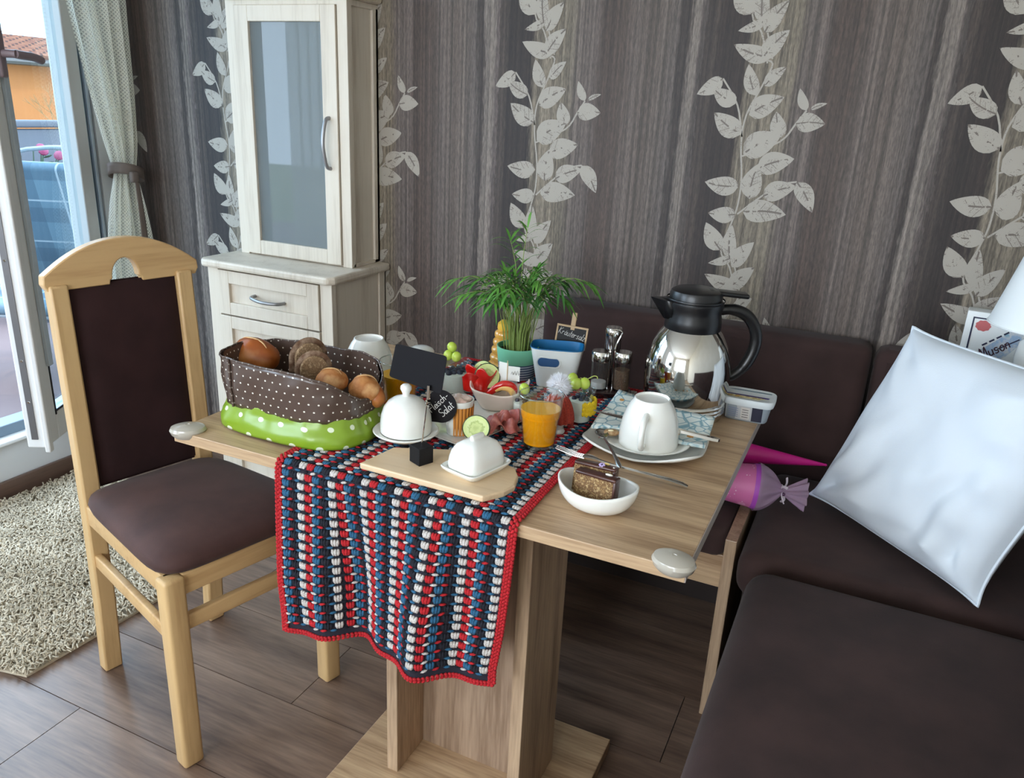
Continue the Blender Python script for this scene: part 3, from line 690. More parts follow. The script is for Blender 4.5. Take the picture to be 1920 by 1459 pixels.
# ---- picture box and lamp on the corner backrest
BXC = at(1813, 650, y=2.11)
bxo = thing('picture_box', 'small white box with shell print behind the pillow', 'box', (.225, 2.175, BT-.003), radians(-6))
CARD = M('white_card', (222, 224, 222), .45)
mk('carton', rbox(.20, .05, .125, .002, (.10, 0, .0625)), CARD, bxo, smooth=30)
NAVY = M('navy_print', (26, 30, 62), .4)
yy = -.0256
mk('print_frame', join(box2((.014, yy-.0004, .0), (.0175, yy, .112)), box2((.014, yy-.0004, .1085), (.13, yy, .112))), NAVY, bxo, smooth=0)
shp = [(.016*cos(a)*(1+.05*cos(9*a)), .013*sin(a)*(1+.05*cos(9*a))) for a in [2*pi*i/48 for i in range(48)]]
mk('shell_logo', tr(prism(shp, 0, .0004), (.038, yy, .093), (pi/2, 0, 0)), M('coral_print', (186, 92, 92), .5), bxo, smooth=0)
mk('picture_print', tr(prism([(.03, .02), (.075, .066), (.105, .098), (.122, .09), (.12, .06), (.1, .03), (.07, .0), (.04, 0)], 0, .0003), (0, yy, 0), (pi/2, 0, 0)),
   M('pale_watercolour_print', (176, 186, 200), .5, col2=[(150, 176, 204), (206, 206, 206), (120, 168, 190)], nscale=40), bxo, smooth=0)
# ---- hand lettering as thin strokes
GLY = {'F': [[(0, 0), (0, 1), (.5, 1)], [(0, .55), (.4, .55)]], 'l': [[(.02, 1), (0, .1), (.12, 0)]],
 'e': [[(0, .26), (.33, .3), (.3, .46), (.14, .5), (0, .3), (.05, .06), (.2, 0), (.38, .1)]], 'i': [[(0, .5), (0, .08), (.1, 0)], [(0, .7), (.03, .76)]],
 's': [[(.32, .44), (.15, .5), (.02, .4), (.1, .28), (.28, .2), (.28, .05), (.12, 0), (0, .06)]], 'c': [[(.33, .42), (.18, .5), (.03, .35), (.03, .12), (.15, 0), (.35, .08)]],
 'h': [[(0, 1), (0, 0)], [(0, .3), (.12, .48), (.28, .42), (.3, 0)]], '-': [[(.05, .3), (.35, .3)]],
 'S': [[(.45, .9), (.25, 1), (.03, .85), (.1, .6), (.4, .4), (.42, .12), (.2, 0), (0, .1)]],
 'a': [[(.32, .45), (.12, .5), (0, .25), (.1, 0), (.3, .15), (.32, .48)], [(.32, .48), (.34, .06), (.42, 0)]],
 't': [[(.1, .9), (.1, .1), (.22, 0)], [(0, .55), (.3, .55)]], 'K': [[(0, 1), (0, 0)], [(.45, 1), (.03, .5), (.5, 0)]],
 'r': [[(0, .5), (0, 0)], [(0, .3), (.12, .48), (.28, .45)]], 'u': [[(0, .5), (.02, .1), (.15, 0), (.3, .1), (.32, .5)], [(.32, .5), (.33, .05), (.4, 0)]],
 'z': [[(0, .5), (.3, .5), (0, 0), (.33, 0)]], 'M': [[(0, 0), (.1, 1), (.3, .3), (.5, 1), (.6, 0)]], 'o': [[(.16, .5), (0, .3), (.06, .04), (.22, 0), (.33, .2), (.28, .44), (.16, .5)]],
 'n': [[(0, .5), (0, 0)], [(0, .3), (.12, .48), (.28, .42), (.3, 0)]], ' ': []}
GLY['ä'] = GLY['a']+[[(.06, .68), (.08, .73)], [(.24, .68), (.26, .73)]]
WID = {'i': .2, 'l': .22, 'M': .75, 'F': .62, 'S': .58, 'K': .62, 't': .36, '-': .45, ' ': .4}
def lettering(txt, h, r, slant=.15):
    x = 0; gs = []
    for c in txt:
        for st in GLY[c]:
            P = smooth_path([((x+a+b*slant)*h, b*h, 0) for a, b in st], 4) if len(st) > 2 else [Vector(((x+a+b*slant)*h, b*h, 0)) for a, b in st]
            gs.append(tube(P, r, 5, True, .35))
        x += WID.get(c, .48)
    return join(*gs), x*h
def flat_xz(g): return [Vector((p.x, -p.z, p.y)) for p in g[0]], g[1], g[2]
g, w = lettering('Muson', .026, .0016)
mk('print_letters', tr(flat_xz(g), (.052, yy-.0004, .012), (0, -radians(38), 0)), M('maroon_ink', (60, 28, 44), .5), bxo)
mk('print_lines', join(*[tr(box(.012, .0004, .004), (.050+.013*i, yy-.0003, .050+.011*i), (0, -radians(40), 0)) for i in range(4)]+[tr(box(.05, .0004, .003), (.098, yy-.0004, .058), (0, -radians(38), 0))]), NAVY, bxo, smooth=0)
lp = thing('table_lamp', 'small table lamp with a white conical shade behind the pillow', 'lamp', (.374, 2.06, BT-.003))
SHADE = M('white_lamp_shade', (232, 236, 236), .8)
mk('shade', join(lathe([(.118, .125), (.074, .298)], 48), lathe([(.0725, .298), (.1165, .125)], 48)), SHADE, lp, smooth=60)
for r_, z_ in ((.118, .125), (.074, .298)): mk('shade_hem', tube([(r_*cos(2*pi*i/48), r_*sin(2*pi*i/48), z_) for i in range(49)], .0022, 6, False), SHADE, lp)
mk('base', lathe([(0, 0), (.05, 0), (.052, .008), (.046, .02), (.05, .05), (.046, .085), (.02, .11), (.01, .125), (.01, .19), (0, .19)], 32), PORC, lp)

# ================================================================== TABLE
TX0, TX1, TY0, TY1, TZ = -1.233, -.176, 1.072, 1.832, .75
tb = thing('dining_table', 'oak-look dining table with a central pedestal and floor plate', 'table', (0, 0, 0))
mk('tabletop', box2((TX0, TY0, TZ-.024), (TX1, TY1, TZ)), OAKX, tb, smooth=0, bev=.0015)
mk('edge_band', box2((TX1-.0005, TY0+.001, TZ-.0235), (TX1+.0012, TY1-.001, TZ-.0008)), M('grey_edge_band', (168, 158, 150), .4), tb, smooth=0)
mk('side_panel', box2((-.481, 1.137, .03), (-.455, 1.33, TZ-.024)), OAKZ, tb, smooth=0, bev=.0015)
mk('side_panel', box2((-.765, 1.137, .03), (-.739, 1.33, TZ-.024)), OAKZ, tb, smooth=0, bev=.0015)
mk('middle_panel', box2((-.739, 1.245, .03), (-.481, 1.271, TZ-.024)), oak('darker_oak_upright', 'z', (178, 152, 128), (128, 104, 84), .8), tb, smooth=0)  # middle panel in a darker oak tone than the side panels
mk('floor_plate', box2((-.866, .96, 0), (-.356, 1.447, .03)), OAKX, tb, smooth=0, bev=.002)
PADM = M('pearl_grey_corner_guard', (180, 173, 160), .22, coat=.3)
for nm, (px, py), r, lab in (('a', (-1.207, 1.086), radians(35), 'oval pearl-grey corner guard on the table corner nearest the chair'), ('b', (-.198, 1.082), radians(-15), 'oval pearl-grey corner guard on the table corner nearest the bench')):
    tag(mk('corner_guard', lathe([(0, -.016), (.026, -.015), (.033, -.008), (.036, 0), (.033, .006), (.022, .010), (.004, .0115), (.0035, .0105), (0, .0105)], 40, 1.0, .82), PADM, None, (px, py, TZ+.003), (0, 0, r)), lab, 'corner guard', 'table corner guards')

# ---- crocheted runner
RX0, RX1 = -.963, -.455; RZ = TZ
NC = 28; ROW = .0196
S_TOP = TY1-.01-TY0    # length lying on the table
HANG = .345
def fold(u, d):
    k = min(1, d/.22)
    return k*(.026*sin(2*pi*(u*1.75+.10)) + .009*sin(2*pi*(u*4.3+.3)))
def run_pt(u, s):
    """u 0..1 across, s metres from the far end"""
    if s < S_TOP-.012:
        return Vector((RX0+(RX1-RX0)*u+.002*sin(s*9), TY1-.01-s, RZ+.0035))
    d = s-(S_TOP-.012); R = .012
    if d < R*pi/2:
        a = d/R; return Vector((RX0+(RX1-RX0)*u, TY0+.0-.0*a+.012-.012*sin(a)*1.25-.002, RZ+.0035-R*(1-cos(a))))
    dd = d-R*pi/2; k = min(1, dd/.3)
    uu = u+.0
    xc = (RX0+RX1)/2; half = (RX1-RX0)/2*(1-.13*k**1.1)
    x = xc+(2*uu-1)*half+.004*k
    return Vector((x, TY0-.0065-.022*k-fold(u, dd), RZ-.0085-dd*(1-.02*k)))
def run_frame(u, s):
    e = .004; p = run_pt(u, s); du = (run_pt(min(1, u+e), s)-run_pt(max(0, u-e), s)).normalized(); ds = (run_pt(u, s+e)-run_pt(u, s-e)).normalized()
    n = du.cross(ds).normalized()
    if n.z < 0 and s < S_TOP: n = -n
    if s >= S_TOP and n.y > 0: n = -n
    return p, du, ds, n
L_ALL = S_TOP+HANG
rn = thing('table_runner', 'crocheted red, white, blue and black table runner hanging over the table front', 'table runner', (0, 0, 0))
YCOL = {'blue': (44, 104, 142), 'black': (22, 24, 38), 'white': (224, 216, 210), 'red': (204, 30, 40)}
YM = {k: M('yarn_'+k, c, .9, col2=tuple(int(x*.78) for x in c), nscale=500, lo=.35, hi=.6, bump=.5, bscale=900) for k, c in YCOL.items()}
acc = {k: ([], [], []) for k in YCOL}; bor = ([], [], [])
UNIT = sph(1, 1, 1, 6, 4)
def put(A, p, du, ds, n, a, b, c, rot=0):
    o = len(A[0]); ca, sa = cos(rot), sin(rot); e1 = du*ca+ds*sa; e2 = ds*ca-du*sa
    for q in UNIT[0]: A[0].append(p+e1*q.x*a+e2*q.y*b+n*q.z*c)
    A[1].extend(tuple(i+o for i in f) for f in UNIT[1]); A[2].extend(UNIT[2])
BW = .017; WID_R = RX1-RX0; cw = (WID_R-2*BW)/27
seq = ['blue', 'black', 'white', 'red']
gap = {'blue': 'white', 'black': 'red', 'white': 'blue', 'red': 'black'}   # stitch at the left boundary of that column
nrow = int((L_ALL-.02)/ROW)
for j in range(nrow):
    s = .012+(j+.5)*ROW
    for i in range(27):
        c = seq[i % 4]; uc = (BW+(i+.5)*cw)/WID_R
        p, du, ds, n = run_frame(uc, s)
        hgt = .0030 if s < S_TOP else .0042
        for k in (-1, 0, 1):
            put(acc[c], p+du*k*cw*.27+n*(.0022-abs(k)*.0006), du, ds, n, cw*.23, ROW*.42, hgt, k*.18)
        ug = (BW+i*cw)/WID_R; p, du, ds, n = run_frame(ug, s+ROW*.5)
        put(acc[gap[c]], p+n*.0018, du, ds, n, cw*.42, ROW*.15, .0026, random.uniform(-.35, .1))
for side in (0, 1):
    nb = int(L_ALL/.008)
    for j in range(nb):
        for k, off in enumerate((.003, .0085, .0135)):
            u = off/WID_R if side == 0 else 1-off/WID_R
            p, du, ds, n = run_frame(u, .004+j*.008+.004*(k % 2)); put(bor, p+n*.002, du, ds, n, .0036, .0052, .0034, .5 if k % 2 else -.5)
for end in (0, 1):
    for i in range(int(WID_R/.007)):
        for k in range(2):
            p, du, ds, n = run_frame((i+.5)*.007/WID_R, .003+.005*k if end == 0 else L_ALL-.003-.005*k); put(bor, p+n*.002, du, ds, n, .005, .0034, .0034, .5 if k else -.5)
mk('base_mesh', grid(lambda u, v: run_pt(.02+.96*u, .008+(L_ALL-.016)*v)+Vector((0, 0, -.0012 if .008+(L_ALL-.016)*v < S_TOP else 0)), 60, 110), M('dark_yarn_mesh', (34, 32, 44), .95), rn, smooth=80)
for k, A in acc.items(): stuff(mk(k+'_stitches', A, YM[k], rn, smooth=80))
stuff(mk('red_border', bor, YM['red'], rn, smooth=80))
ZR = TZ+.0075     # top of the runner

# ================================================================== ON THE TABLE
IMG = radians(24.2)                      # turn of the picture plane
RV, FV = Vector((cos(IMG), sin(IMG), 0)), Vector((-sin(IMG), cos(IMG), 0))
# ---- thermos jug
th = thing('thermos_jug', 'polished steel thermos jug with black lid and handle on the table', 'thermos', (-.345, 1.738, TZ), IMG); th.scale = (1.05, 1.05, 1.02)
prof = [(0, 0), (.080, 0), (.085, .003), (.086, .012)]
for k in range(3): prof += [(.0885, .016+.009*k), (.090, .0195+.009*k), (.0885, .023+.009*k), (.0865, .0245+.009*k)]
prof += [(.088, .046), (.091, .07), (.0925, .095), (.0915, .12), (.087, .145), (.079, .168), (.068, .188), (.057, .203), (.054, .207), (0, .207)]
mk('steel_body', lathe(prof, 64), CHROME, th, smooth=35)
mk('collar', lathe([(.0575, .198), (.060, .203), (.0595, .222), (.057, .235), (.058, .248), (.060, .256), (.0595, .262), (0, .262)], 48), BLACKPL, th, smooth=35)
mk('lid', lathe([(.0545, .258), (.055, .276), (.052, .284), (.045, .288), (0, .289)], 48), BLACKPL, th, smooth=35)
mk('lid_seam', lathe([(.0605, .264), (.0612, .266), (.0605, .268)], 48), BLACKPL, th)
mk('thumb_lever', tr(rbox(.085, .036, .010, .004), (.066, 0, .281), (0, radians(4), 0)), BLACKPL, th)
sv = [(-.05, -.028), (-.07, -.018), (-.094, 0), (-.07, .018), (-.05, .028)]
V = [Vector((x, y, .262-.0*abs(x))) for x, y in sv]+[Vector((-.05, -.026, .225)), Vector((-.058, -.012, .222)), Vector((-.062, 0, .221)), Vector((-.058, .012, .222)), Vector((-.05, .026, .225))]
V[2].z = .266
mk('spout', (V, [(0, 1, 6, 5), (1, 2, 7, 6), (2, 3, 8, 7), (3, 4, 9, 8), (4, 3, 2, 1, 0)], [(0, 0)]*10), BLACKPL, th, smooth=60, solid=.002)
mk('handle', tube(smooth_path([(.052, 0, .243), (.082, 0, .246), (.115, 0, .232), (.136, 0, .198), (.138, 0, .160), (.122, 0, .118), (.100, 0, .096), (.088, 0, .092)], 6), [.012]*6+[.013]*25+[.011]*9+[.008]*3, 12), BLACKPL, th)

# ---- plates, cups, cutlery of the near place setting
def square_plate(w, d, h, r=4.0):
    def f(u, v):
        a = 2*pi*u; c, s = cos(a), sin(a); k = (abs(c)**r+abs(s)**r)**(-1/r)
        R_ = v; x, y = c*k*R_, s*k*R_
        z = .004+h*(.30*R_**5+.70*(abs(x*y))**1.6*1.35*R_**2)
        if R_ < .55: z = .004
        return (x*w/2, y*d/2, z)
    return grid(f, 64, 14, True)
p1 = tag(mk('dinner_plate', square_plate(.245, .235, .034), PORC, None, (-.366, 1.512, TZ), (0, 0, radians(4)), smooth=60, solid=.004), 'square white plate with raised corners under the near cup', 'plate')
sau = lathe([(0, 0), (.038, 0), (.045, .003), (.07, .010), (.081, .016), (.083, .018), (.081, .0185), (.068, .0135), (.043, .007), (0, .006)], 56, 1.06, .94)
tag(mk('saucer', sau, PORC, None, (-.357, 1.478, TZ+.010), (radians(1), 0, radians(15))), 'round white saucer lying on the square plate under the cup', 'saucer')
def cup(name, label, loc, rz, group=None):
    c = thing(name, label, 'cup', loc, rz, group)
    mk('cup_body', lathe([(.0555, .002), (.058, 0), (.0600, .004), (.0603, .015), (.0590, .035), (.0555, .056), (.0495, .075), (.0425, .089), (.0375, .096), (.0355, .101), (.0335, .1015), (.0315, .097), (0, .0955)], 56), PORC, c, smooth=50)
    mk('cup_handle', tube(smooth_path([(.0585, 0, .020), (.072, 0, .019), (.082, 0, .030), (.083, 0, .050), (.074, 0, .068), (.060, 0, .076), (.045, 0, .078)], 6), .0062, 10, True, 1.0), PORC, c)
    return c
cup('cup', 'white cup turned upside down on the saucer beside the thermos', (-.353, 1.474, TZ+.0180), radians(-86))
# folded napkin
def napm():
    def f(nt, p):
        x, y, _, v = uvxy(nt, 'UV', (9, 6.5, 1))
        vo = nd(nt, 'ShaderNodeTexVoronoi', feature='DISTANCE_TO_EDGE'); nt.links.new(v, vo.inputs['Vector']); vo.inputs['Scale'].default_value = 1.15
        vf = nd(nt, 'ShaderNodeTexVoronoi'); nt.links.new(v, vf.inputs['Vector']); vf.inputs['Scale'].default_value = .45
        c = ramp(nt, vo.outputs['Distance'], [(.03, (138, 176, 188)), (.085, (228, 236, 232))])
        k = math_n(nt, 'LESS_THAN', vf.outputs['Distance'], .15)
        nt.links.new(mixcol(nt, k, c, lin((206, 150, 84))), p.inputs['Base Color'])
    return M('floral_paper_napkin', (220, 230, 230), .85, extra=f)
NQ = [at(1108, 803, z=TZ+.030), at(1322, 838, z=TZ+.030), at(1340, 788, z=TZ+.044), at(1160, 737, z=TZ+.052)]
def napf(lift):
    def f(u, v):
        p = (NQ[0]*(1-u)+NQ[1]*u)*(1-v)+(NQ[3]*(1-u)+NQ[2]*u)*v
        p = p+Vector((0, 0, lift+.004*sin(u*5+v*2)-.004*sin(pi*v))); return p
    return f
nk = thing('napkin', 'folded paper napkin with white and blue flower print on the plate', 'napkin')
NAP = napm()
for l_ in (0, .0022, .0044): mk('napkin_layer', grid(napf(l_), 18, 12), NAP, nk, smooth=80, solid=.0006)
# cutlery
def rod(name, label, pts, widths, thick, mat=STEEL, cat='cutlery', group='cutlery of the near place setting', extra=None):
    """flat bar swept along pts with half widths; pts world"""
    P = [Vector(p) for p in pts]; V, F, U = [], [], []
    for i, p in enumerate(P):
        t = (P[min(i+1, len(P)-1)]-P[max(i-1, 0)]).normalized(); s = t.cross(Vector((0, 0, 1))).normalized(); n = s.cross(t)
        w = widths[i]
        for a, b in ((-1, -.3), (-.6, .5), (.6, .5), (1, -.3), (.6, -.5), (-.6, -.5)): V.append(p+s*w*a+n*thick*b); U.append((a, i))
    m_ = 6
    for i in range(len(P)-1):
        for k in range(m_): F.append((i*m_+k, i*m_+(k+1) % m_, (i+1)*m_+(k+1) % m_, (i+1)*m_+k))
    F += [tuple(range(m_))[::-1], tuple(range((len(P)-1)*m_, len(P)*m_))]
    return V, F, U
A, Bp = at(1113, 769, z=TZ+.060), at(1350, 826, z=TZ+.048)
kn = thing('knife', 'steel table knife lying across the napkin behind the cup', 'knife', group='cutlery of the near place setting')
def lerp(a, b, t): return a*(1-t)+b*t
ts = [0, .04, .12, .3, .46, .5]; mk('blade', rod('', '', [lerp(A, Bp, t) for t in ts], [.001, .005, .0085, .0095, .0085, .004], .0016), STEEL, kn, smooth=40)
ts = [.49, .55, .7, .85, .95, .99, 1]; mk('knife_handle', rod('', '', [lerp(A, Bp, t) for t in ts], [.004, .005, .0065, .0078, .0085, .007, .003], .006), CHROME, kn, smooth=40)
A, Bp = at(1043, 843, z=ZR+.012), at(1289, 915, z=TZ+.004)
fk = thing('fork', 'steel cake fork lying on the table behind the cake bowl', 'fork', group='cutlery of the near place setting')
d = (Bp-A).normalized(); sd_ = d.cross(Vector((0, 0, 1))).normalized()
fz = [.002, .004, .003, .001, 0, .001, .003, .004, .003, 0]; 
ts = [.22, .27, .32, .36, .45, .6, .75, .88, .96, 1]; mk('fork_handle', rod('', '', [lerp(A, Bp, t)+Vector((0, 0, z+.003)) for t, z in zip(ts, fz)], [.009, .0085, .005, .0032, .003, .0035, .005, .0068, .0068, .004], .0024), STEEL, fk, smooth=40)
for k in range(4):
    o_ = sd_*(k-1.5)*.0054; mk('tine', rod('', '', [lerp(A, Bp, t)+o_*(.85 if t == 0 else 1)+Vector((0, 0, z)) for t, z in ((0, .006), (.08, .004), (.16, .002), (.235, .003))], [.0006, .0010, .0011, .0014], .0018), STEEL, fk, smooth=40)
A, Bp = at(1124, 806, z=TZ+.036), at(1163, 879, z=TZ+.024)
sp = thing('teaspoon', 'steel teaspoon resting on the saucer rim beside the cup', 'spoon', group='cutlery of the near place setting')
d = (Bp-A).normalized(); sx = d.cross(Vector((0, 0, 1))).normalized(); nn_ = sx.cross(d)
def bowl_s(u, v):
    a = 2*pi*u; l = .021*cos(a)*v; w = .0135*sin(a)*v*(1-.12*cos(a)); return A+d*(.020+l)+sx*w+nn_*(-.006*(1-v*v)+.002)
mk('spoon_bowl', grid(bowl_s, 28, 8, True), STEEL, sp, smooth=80, solid=.0012)
L_ = (Bp-A).length
mk('spoon_handle', rod('', '', [A+d*(.038+(L_-.038)*t)+nn_*(.004*sin(pi*t)+.002) for t in (0, .1, .3, .6, .8, .93, 1)], [.003, .0025, .0024, .0032, .0048, .0052, .003], .0022), STEEL, sp, smooth=40)
bis = thing('wrapped_biscuit', 'small wrapped almond biscuit tucked beside the teaspoon', 'biscuit', A+d*.012+Vector((.018, .014, -.006)), IMG)
mk('biscuit', lathe([(0, 0), (.011, .001), (.014, .005), (.011, .009), (0, .011)], 20, 1.25, .9), M('pale_biscuit', (196, 168, 128), .8, col2=(150, 112, 74), nscale=120), bis)
mk('almond', tr(sph(.006, .0035, .002, 12, 8), (-.002, -.003, .0105)), M('almond_white', (236, 222, 184), .5), bis)

# ---- bowl with two slices of cake
L0, R0 = at(1054, 888, z=TZ+.046), at(1191, 932, z=TZ+.040); ctr = (L0+R0)/2; ang = atan2(R0.y-L0.y, R0.x-L0.x); half = (R0-L0).length/2
bw = tag(mk('cake_bowl', grid(lambda u, v: ((half*cos(2*pi*u))*(.42+.58*sin(v*pi/2))*(1-.0*v) if v > .0 else half*.42*cos(2*pi*u), .052*sin(2*pi*u)*(.42+.58*sin(v*pi/2)), .004+.043*(1-cos(v*pi/2))*(1+.12*cos(4*pi*u))), 56, 12, True), PORC, None, (ctr.x, ctr.y, TZ), (0, 0, ang), smooth=80, solid=.0035), 'small oval white bowl holding two cake slices', 'bowl')
me = bw.data; bm = bmesh.new(); bm.from_mesh(me); bm.edges.ensure_lookup_table()
be = [e for e in bm.edges if e.is_boundary and max(v.co.z for v in e.verts) < .012]; bmesh.ops.contextual_create(bm, geom=be); bm.to_mesh(me); bm.free()
CRUMB = M('nut_sponge_crumb', (150, 118, 78), .9, col2=[(96, 66, 40), (178, 150, 106)], nscale=240, lo=.36, hi=.62, bump=1.0, bscale=300)
CHOC = M('chocolate_glaze', (78, 44, 34), .28, col2=(62, 34, 27), nscale=30)
def slice_(label, loc, rot, s=1):
    c = thing('cake_slice', label, 'cake', loc, 0, 'cake slices in the bowl', rot)
    w, t, h = .074*s, .021, .052*s
    mk('sponge', rbox(w, t, h, .003, (0, 0, h/2), 3), CRUMB, c); mk('glaze', rbox(w+.003, t+.0015, .0075, .003, (.001, 0, h), 3), CHOC, c); mk('side_glaze', rbox(.005, t+.0012, h-.002, .002, (w/2, 0, h/2), 2), CHOC, c)
    return c, h
bz = TZ+.012
c1, h1 = slice_('front cake slice with sponge face showing in the oval bowl', (ctr.x-.002, ctr.y-.010, bz), (radians(-6), 0, ang-.03))
c2, h2 = slice_('rear cake slice with chocolate glaze and sugar flower in the oval bowl', (ctr.x-.014, ctr.y+.017, bz+.004), (radians(-9), 0, ang+.06))
fl = []
for k in range(6): fl.append(sph(.0026, .0026, .0012, 8, 5, (.0035*cos(k*pi/3), .0035*sin(k*pi/3), 0)))
mk('sugar_flower', tr(join(*fl), (.012, -.006, h2+.0045), (.5, 0, 0)), M('lilac_sugar', (190, 170, 216), .6), c2); mk('flower_centre', sph(.0014, n=8, m=5, c=(.012, -.0062, h2+.0055)), NAVY, c2)
WSUG, YSUG = M('white_sugar', (240, 236, 226), .5), M('yellow_sugar', (240, 214, 130), .5)
mk('sugar_pearl', tr(sph(.006, .0035, .002, 10, 6), (.017, .006, h2+.0045)), YSUG, c2); mk('sugar_pearl', tr(sph(.0055, .003, .002, 10, 6), (.036, -.006, h2+.001), (0, .9, 0)), WSUG, c2)
mk('sugar_pearl', tr(sph(.007, .003, .002, 10, 6), (.020, .004, h1+.0045)), WSUG, c1)

# ---- wooden board with butter dishes
bo = [at(u, v, z=TZ+.020) for u, v in ((674, 868), (738, 838), (842, 842), (948, 868), (966, 878), (972, 892), (965, 910), (945, 921), (905, 931))]
bd = mk('breakfast_board', prism([(p.x, p.y) for p in bo][::-1], ZR, ZR+.0125), BOARDW, None, smooth=0, bev=.003); tag(bd, 'light wooden board on the runner carrying two white butter dishes', 'board')
ZB = ZR+.0125
cl = thing('butter_dome', 'round white porcelain butter dome with a knob on the wooden board', 'butter dish', (-.789, 1.250, ZB))
mk('dish', lathe([(0, 0), (.042, 0), (.046, .003), (.058, .009), (.0645, .013), (.066, .015), (.064, .0165), (.055, .014), (.05, .012), (0, .012)], 56), PORC, cl)
mk('dome', lathe([(.0505, .0135), (.0515, .016), (.0515, .030), (.0495, .048), (.044, .064), (.035, .076), (.024, .083), (.012, .0865), (.0075, .088), (.0068, .092), (.009, .097), (.0115, .102), (.0105, .108), (.006, .1115), (0, .112)], 56), PORC, cl, smooth=60)
q = [at(826, 872, z=ZB+.012), at(880, 905, z=ZB+.012), at(959, 868, z=ZB+.012)]
ux = (q[2]-q[1]); uy = (q[0]-q[1]); wx, wy = ux.length, uy.length
bu = thing('butter_dish', 'rectangular white porcelain butter dish with lid on the wooden board', 'butter dish', Vector((q[1].x+(ux.x+uy.x)/2, q[1].y+(ux.y+uy.y)/2, ZB)), atan2(ux.y, ux.x))
def rr_shell(prof, r=5.0, n=64):
    V, F, U = [], [], []
    for a_, b_, z in prof:
        for k in range(n):
            t = 2*pi*k/n; c, s = cos(t), sin(t); kk = (abs(c)**r+abs(s)**r)**(-1/r); V.append(Vector((c*kk*a_, s*kk*b_, z))); U.append((k/n*2*(a_+b_)*2, z))
    for i in range(len(prof)-1):
        for k in range(n): F.append((i*n+k, i*n+(k+1) % n, (i+1)*n+(k+1) % n, (i+1)*n+k))
    F.append(tuple(range(n))[::-1]); F.append(tuple(range((len(prof)-1)*n, len(prof)*n))); return V, F, U
hx, hy = wx/2, wy/2
mk('dish', rr_shell([(hx*.78, hy*.78, 0), (hx*.84, hy*.84, .003), (hx*.98, hy*.98, .011), (hx, hy, .014), (hx*.97, hy*.97, .0155), (hx*.88, hy*.88, .010)], 8), PORC, bu)
mk('lid', rr_shell([(hx*.82, hy*.84, .011), (hx*.83, hy*.85, .020), (hx*.80, hy*.82, .032), (hx*.74, hy*.74, .044), (hx*.62, hy*.6, .055), (hx*.42, hy*.38, .0615), (hx*.2, hy*.16, .0635)], 5), PORC, bu, smooth=60)
mk('lid_knob', rbox(.034, .011, .012, .005, (0, 0, .066), 3), PORC, bu)
# ---- blank sign on a cube
sg = thing('cube_sign', 'blank black card clipped to a wire on a black cube', 'sign', Vector(at(790, 868, z=ZB)[:2]+(ZB,)) if False else (at(790, 866, z=ZB).x, at(790, 866, z=ZB).y, ZB), radians(66))
mk('cube', rbox(.032, .032, .034, .001, (0, 0, .017), 1), M('matt_black_wood', (20, 19, 21), .7, spec=.25), sg)
inv = Matrix.Translation(sg.location) @ Euler((0, 0, radians(66))).to_matrix().to_4x4(); inv = inv.inverted()
def L2(u, v, y): return inv @ at(u, v, y=y)
ys = sg.location.y+.002
wt = L2(803, 727, ys)
mk('wire', tube([(0, 0, .03), (wt.x*.5, wt.y*.5, wt.z*.5+.01), wt], .0013, 8), CHROME, sg)
mk('clip_jaw', tube([wt+Vector((0, 0, -.022)), wt+Vector((.001, 0, .004))], .0032, 10), CHROME, sg)
mk('clip_coil', tube([wt+Vector((.004*cos(t*.9), .004*sin(t*.9), -.022-.0011*t)) for t in range(14)], .0009, 6), CHROME, sg)
cq = [L2(730, 706, ys+.012), L2(828, 739, ys+.004), L2(839, 668, ys+.012), L2(743, 644, ys+.020)]
def rq(c, r=.08):   # rounded quad outline
    out = []
    for i in range(4):
        p, a, b = c[i], c[i-1], c[(i+1) % 4]
        pa, pb2 = p+(a-p)*r, p+(b-p)*r
        for k in range(5): t = k/4; out.append(pa*(1-t)**2+p*2*t*(1-t)+pb2*t*t)
    return out
ol = rq(cq); n_ = (cq[1]-cq[0]).cross(cq[3]-cq[0]).normalized()*.0012
mk('card', (ol+[p+n_ for p in ol], [tuple(range(20)), tuple(range(20, 40))[::-1]]+[(i, (i+1) % 20, 20+(i+1) % 20, 20+i) for i in range(20)], [(0, 0)]*40), M('black_chalk_card', (14, 12, 16), .7, spec=.2), sg, smooth=0)

# ---- platter with ham, cucumber, pepper bowl and ramekin
tp = [at(u, v, z=ZR+.010) for u, v in ((800, 815), (868, 838), (974, 792))]
f0, f1, f2 = tp[0], tp[1], tp[2]; ex = (f1-f2); 
ax_ = (f2-f1).normalized(); ln = (f2-f1).length+.05; wd = .155; pe = Vector((-ax_.y, ax_.x, 0))
pc = f1+ax_*ln/2+pe*wd/2
pt = thing('platter', 'rectangular white platter carrying ham, cucumber and dip on the runner', 'platter', (pc.x, pc.y, ZR), atan2(ax_.y, ax_.x))
mk('platter_body', rr_shell([(ln*.44, wd*.43, 0), (ln*.46, wd*.45, .002), (ln*.5, wd*.5, .009), (ln*.5, wd*.5, .0105), (ln*.47, wd*.46, .0085), (ln*.43, wd*.42, .006)], 9), PORC, pt, smooth=40)
ZP = ZR+.0065
rk = thing('dip_ramekin', 'small ramekin with orange ribbed side filled with meat salad', 'ramekin', (-.716, 1.338, ZP), IMG)
mk('ramekin_body', lathe([(0, 0), (.0250, 0), (.0262, .003), (.0285, .064), (.0298, .070), (.0295, .074), (.0275, .074), (.026, .066), (0, .064)], 48), PORC, rk, smooth=40)
ORIB = M('ribbed_ochre_glaze', (206, 132, 56), .4); ORIBD = M('ochre_groove', (128, 70, 26), .6)
V, F, U = [], [], []; n = 96
